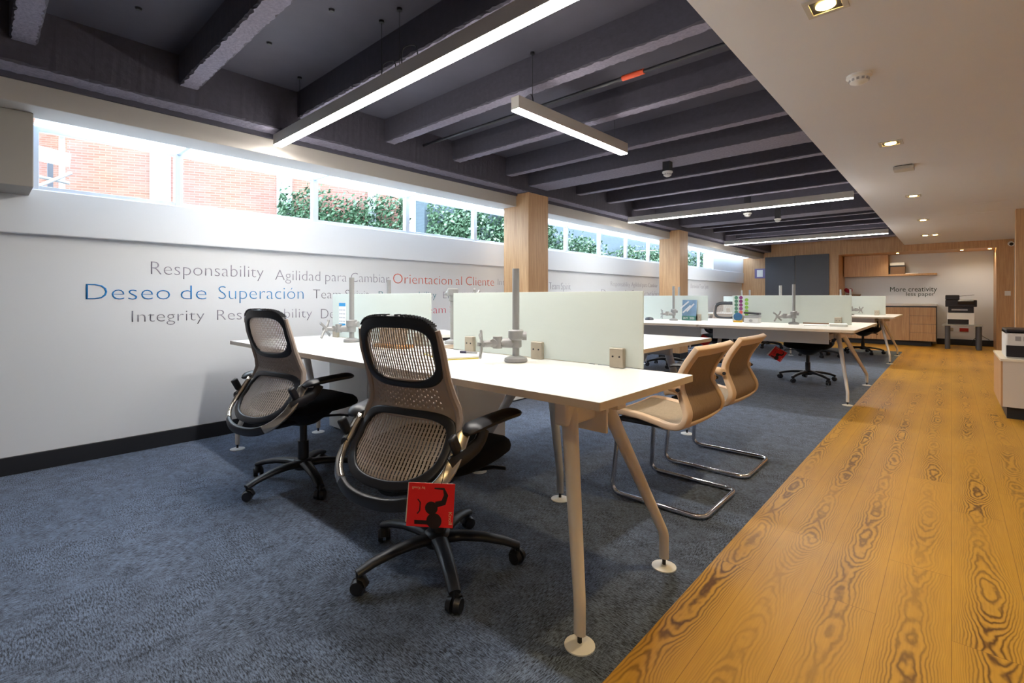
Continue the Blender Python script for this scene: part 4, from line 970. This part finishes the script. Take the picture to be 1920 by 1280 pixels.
# ------------------------------------------------------------------ ceiling things
def linear_light(label, p0, p1, z, wires):
    d_ = Vector((p1[0] - p0[0], p1[1] - p0[1], 0)); L = d_.length; a = math.atan2(d_.y, d_.x)
    t = thing('pendant_light', label, 'pendant light', (p0[0], p0[1], z), a, 'linear led pendants')
    MB().bb(0, L, -0.03, 0.03, 0.006, 0.078).build('housing', MT['alu'], t, bevel=0.002, smooth=0)
    MB().bb(0.004, L - 0.004, -0.028, 0.028, 0.0, 0.0065).build('diffuser', MT['led'], t, smooth=0)
    for w in wires:
        o = MB().cyl((w, 0, 0.078), (w, 0, ZC - z), 0.0014, seg=6).build('hanging_wire', MT['black'], t)
        MB().lathe([(0.014, -0.012), (0.014, 0.0)], (w, 0, ZC - z), 12).build('wire_anchor', MT['black'], o)
    return t
l1 = linear_light('longest looking led pendant crossing the top of the view', (-3.51, 1.43), (-0.78, 1.415), 2.10, (0.35, 1.31, 1.47, 2.5))
MB().tube(catmull([(1.31, 0, 0.10), (1.33, 0, 0.15), (1.42, 0.0, 0.135), (1.44, 0, 0.085)], 5), 0.003, 6).tube(catmull([(1.49, 0, 0.09), (1.50, 0, 0.17), (1.60, 0.0, 0.15), (1.62, 0, 0.09)], 5), 0.003, 6).build('cable_loop', MT['black'], l1)
l2 = linear_light('short led pendant hanging crosswise over the meeting table', (-1.83, 2.05), (-1.80, 3.235), 2.10, (0.15, 1.05))
MB().tube(catmull([(0.16, 0, 0.078), (0.16, 0.01, 0.13), (0.18, 0.05, 0.155), (0.2, 0.12, 0.15)], 5), 0.003, 6).build('cable_loop', MT['black'], l2)
linear_light('led pendant above the middle bench desk', (-3.40, 6.24), (-0.775, 6.29), 2.10, (0.45, 1.45, 1.62, 2.3))
linear_light('led pendant farthest away, near the oak end wall', (-3.40, 10.18), (-0.775, 10.13), 2.10, (0.5, 1.55, 1.7, 2.3))
def downlight(label, x, y, lit=True):
    t = thing('downlight', label, 'downlight', (x, y, ZS), 0, 'square recessed downlights')
    f = MB().bb(-0.07, 0.07, -0.07, -0.05, -0.006, 0.0).bb(-0.07, 0.07, 0.05, 0.07, -0.006, 0).bb(-0.07, -0.05, -0.05, 0.05, -0.006, 0).bb(0.05, 0.07, -0.05, 0.05, -0.006, 0)
    f.build('trim_ring', MT['alu'], t, bevel=0.001, smooth=0)
    MB().bb(-0.05, 0.05, -0.05, 0.05, -0.003, -0.0005).build('reflector', MT['black'], t, smooth=0)
    MB().lathe([(0.030, -0.008), (0.034, -0.006), (0.034, -0.003)], seg=20).build('bulb', MT['bulb'], t)
    ld = bpy.data.lights.new('downlight_lamp', 'SPOT'); ld.energy = DOWN_W; ld.color = DOWN_COL; ld.spot_size = math.radians(105); ld.spot_blend = 0.8; ld.shadow_soft_size = 0.03
    lo_ = bpy.data.objects.new('lamp', ld); C.objects.link(lo_); lo_.parent = t; lo_.location = (0, 0, -0.02)
for x, y, lab in ((-0.34, -0.1, 'square downlight just behind the viewpoint'), (-0.366, 2.24, 'square downlight cut by the top edge, nearest one'), (-0.336, 4.57, 'glowing square downlight between smoke detector and grey sensor box'), (-0.32, 7.1, 'square downlight just beyond the grey sensor box'),
                  (-0.31, 9.4, 'fourth square downlight along the white ceiling'), (-0.36, 11.75, 'left one of the two farthest downlights'), (-0.22, 11.75, 'right one of the two farthest downlights')):
    downlight(lab, x, y)
def alcove_spot(label, x):
    t = thing('downlight', label, 'downlight', (x, 13.92, 2.045), 0, 'small lights under the oak header')
    MB().lathe([(0.04, -0.004), (0.042, 0.0)], seg=20).build('trim_ring', MT['alu'], t); MB().lathe([(0.022, -0.007), (0.024, -0.003)], seg=16).build('bulb', MT['bulb'], t)
    ld = bpy.data.lights.new('downlight_lamp', 'SPOT'); ld.energy = 5.5; ld.color = (1.0, 0.86, 0.68); ld.spot_size = math.radians(150); ld.spot_blend = 0.9; ld.shadow_soft_size = 0.03
    lo_ = bpy.data.objects.new('lamp', ld); C.objects.link(lo_); lo_.parent = t; lo_.location = (0, 0, -0.02)
for x, lab in ((-0.9, 'small round light under the oak header above the shelf'), (0.16, 'small round light under the oak header above the distant printer'), (0.58, 'small round light at the right end of the oak header')): alcove_spot(lab, x)
def detector(label, x, y, z, rod=0.0, s=1.0):
    t = thing('smoke_detector', label, 'detector', (x, y, z), 0, 'round ceiling detectors')
    MB().lathe([(0.055 * s, 0.0), (0.056 * s, -0.012), (0.045 * s, -0.018), (0.040 * s, -0.036), (0.022 * s, -0.046), (0.008 * s, -0.048)], seg=28).build('body', MT['whitep'], t)
    v = MB()
    for k in range(12):
        g = 2 * PI * k / 12; v.box((0.0425 * s * math.cos(g), 0.0425 * s * math.sin(g), -0.027), (0.003, 0.012 * s, 0.012), rz=g)
    v.build('vent_slot', MT['legd'], t, smooth=0)
    if rod: MB().bb(-0.032, 0.032, -0.032, 0.032, 0.0, rod).build('mounting_box', MT['black'], t, smooth=0)
detector('round white smoke detector on the white ceiling', -0.355, 3.07, ZS, 0, 1.0)
detector('white detector on a black box between pendants and column', -1.88, 4.15, 2.165, 0.09, 0.8)
detector('white detector seen just below the middle pendant', -1.97, 6.75, 2.14, 0.34, 0.9)
detector('white detector right of the one below the middle pendant', -1.83, 7.65, 2.16, 0.32, 0.8)
t = thing('ceiling_sensor', 'flat grey sensor box on the white ceiling', 'sensor', (-0.31, 5.46, ZS)); MB().bb(-0.07, 0.07, -0.07, 0.07, -0.035, -0.006).build('cover', MT['alu'], t, bevel=0.004); MB().bb(-0.06, 0.06, -0.06, 0.06, -0.008, 0).build('back_plate', MT['black'], t)
for x, y, lab in ((0.30, 9.35, 'faint access panel in the white ceiling, left one'), (0.42, 8.45, 'faint access panel in the white ceiling, right one')):
    MBo = MB().bb(x - 0.25, x + 0.25, y - 0.25, y + 0.25, ZS - 0.003, ZS + 0.001).build('access_panel', MT['soffit'], bevel=0.001, smooth=0); tag(MBo, lab, 'ceiling panel')
t = thing('ceiling_conduit', 'dark pipe with an orange sleeve under the ceiling joists', 'pipe', (0, 2.62, 2.36))
MB().cyl((-3.40, 0.0, 0), (SOF, 0.0, 0), 0.011).build('pipe', MT['black'], t); MB().cyl((-1.47, 0, 0), (-1.33, 0, 0), 0.0165).build('sleeve', mat('orange_sleeve', srgb(226, 84, 44), 0.5), t)
t = thing('security_camera', 'small white camera beside the right oak stile', 'camera', (0.86, YF - 0.06, 2.10)); MB().cyl((0, 0.06, 0.0), (0, -0.08, -0.02), 0.045).build('body', MT['whitep'], t); MB().cyl((0, -0.08, -0.02), (0, -0.085, -0.021), 0.03).build('lens', MT['black'], t)
for k, (x, y) in enumerate(((-3.0, 0.55), (-2.86, 1.12), (-2.3, 1.2), (-2.2, 1.0), (-2.0, 1.9))):
    tag(MB().lathe([(0.012, -0.01), (0.016, 0.0)], (x, y, ZC), 10).build('ceiling_bolt', MT['black']), ('dark bolt head in the ceiling, number %d from the left wall' % (k + 1)), 'bolt', 'bolt heads in the dark ceiling')
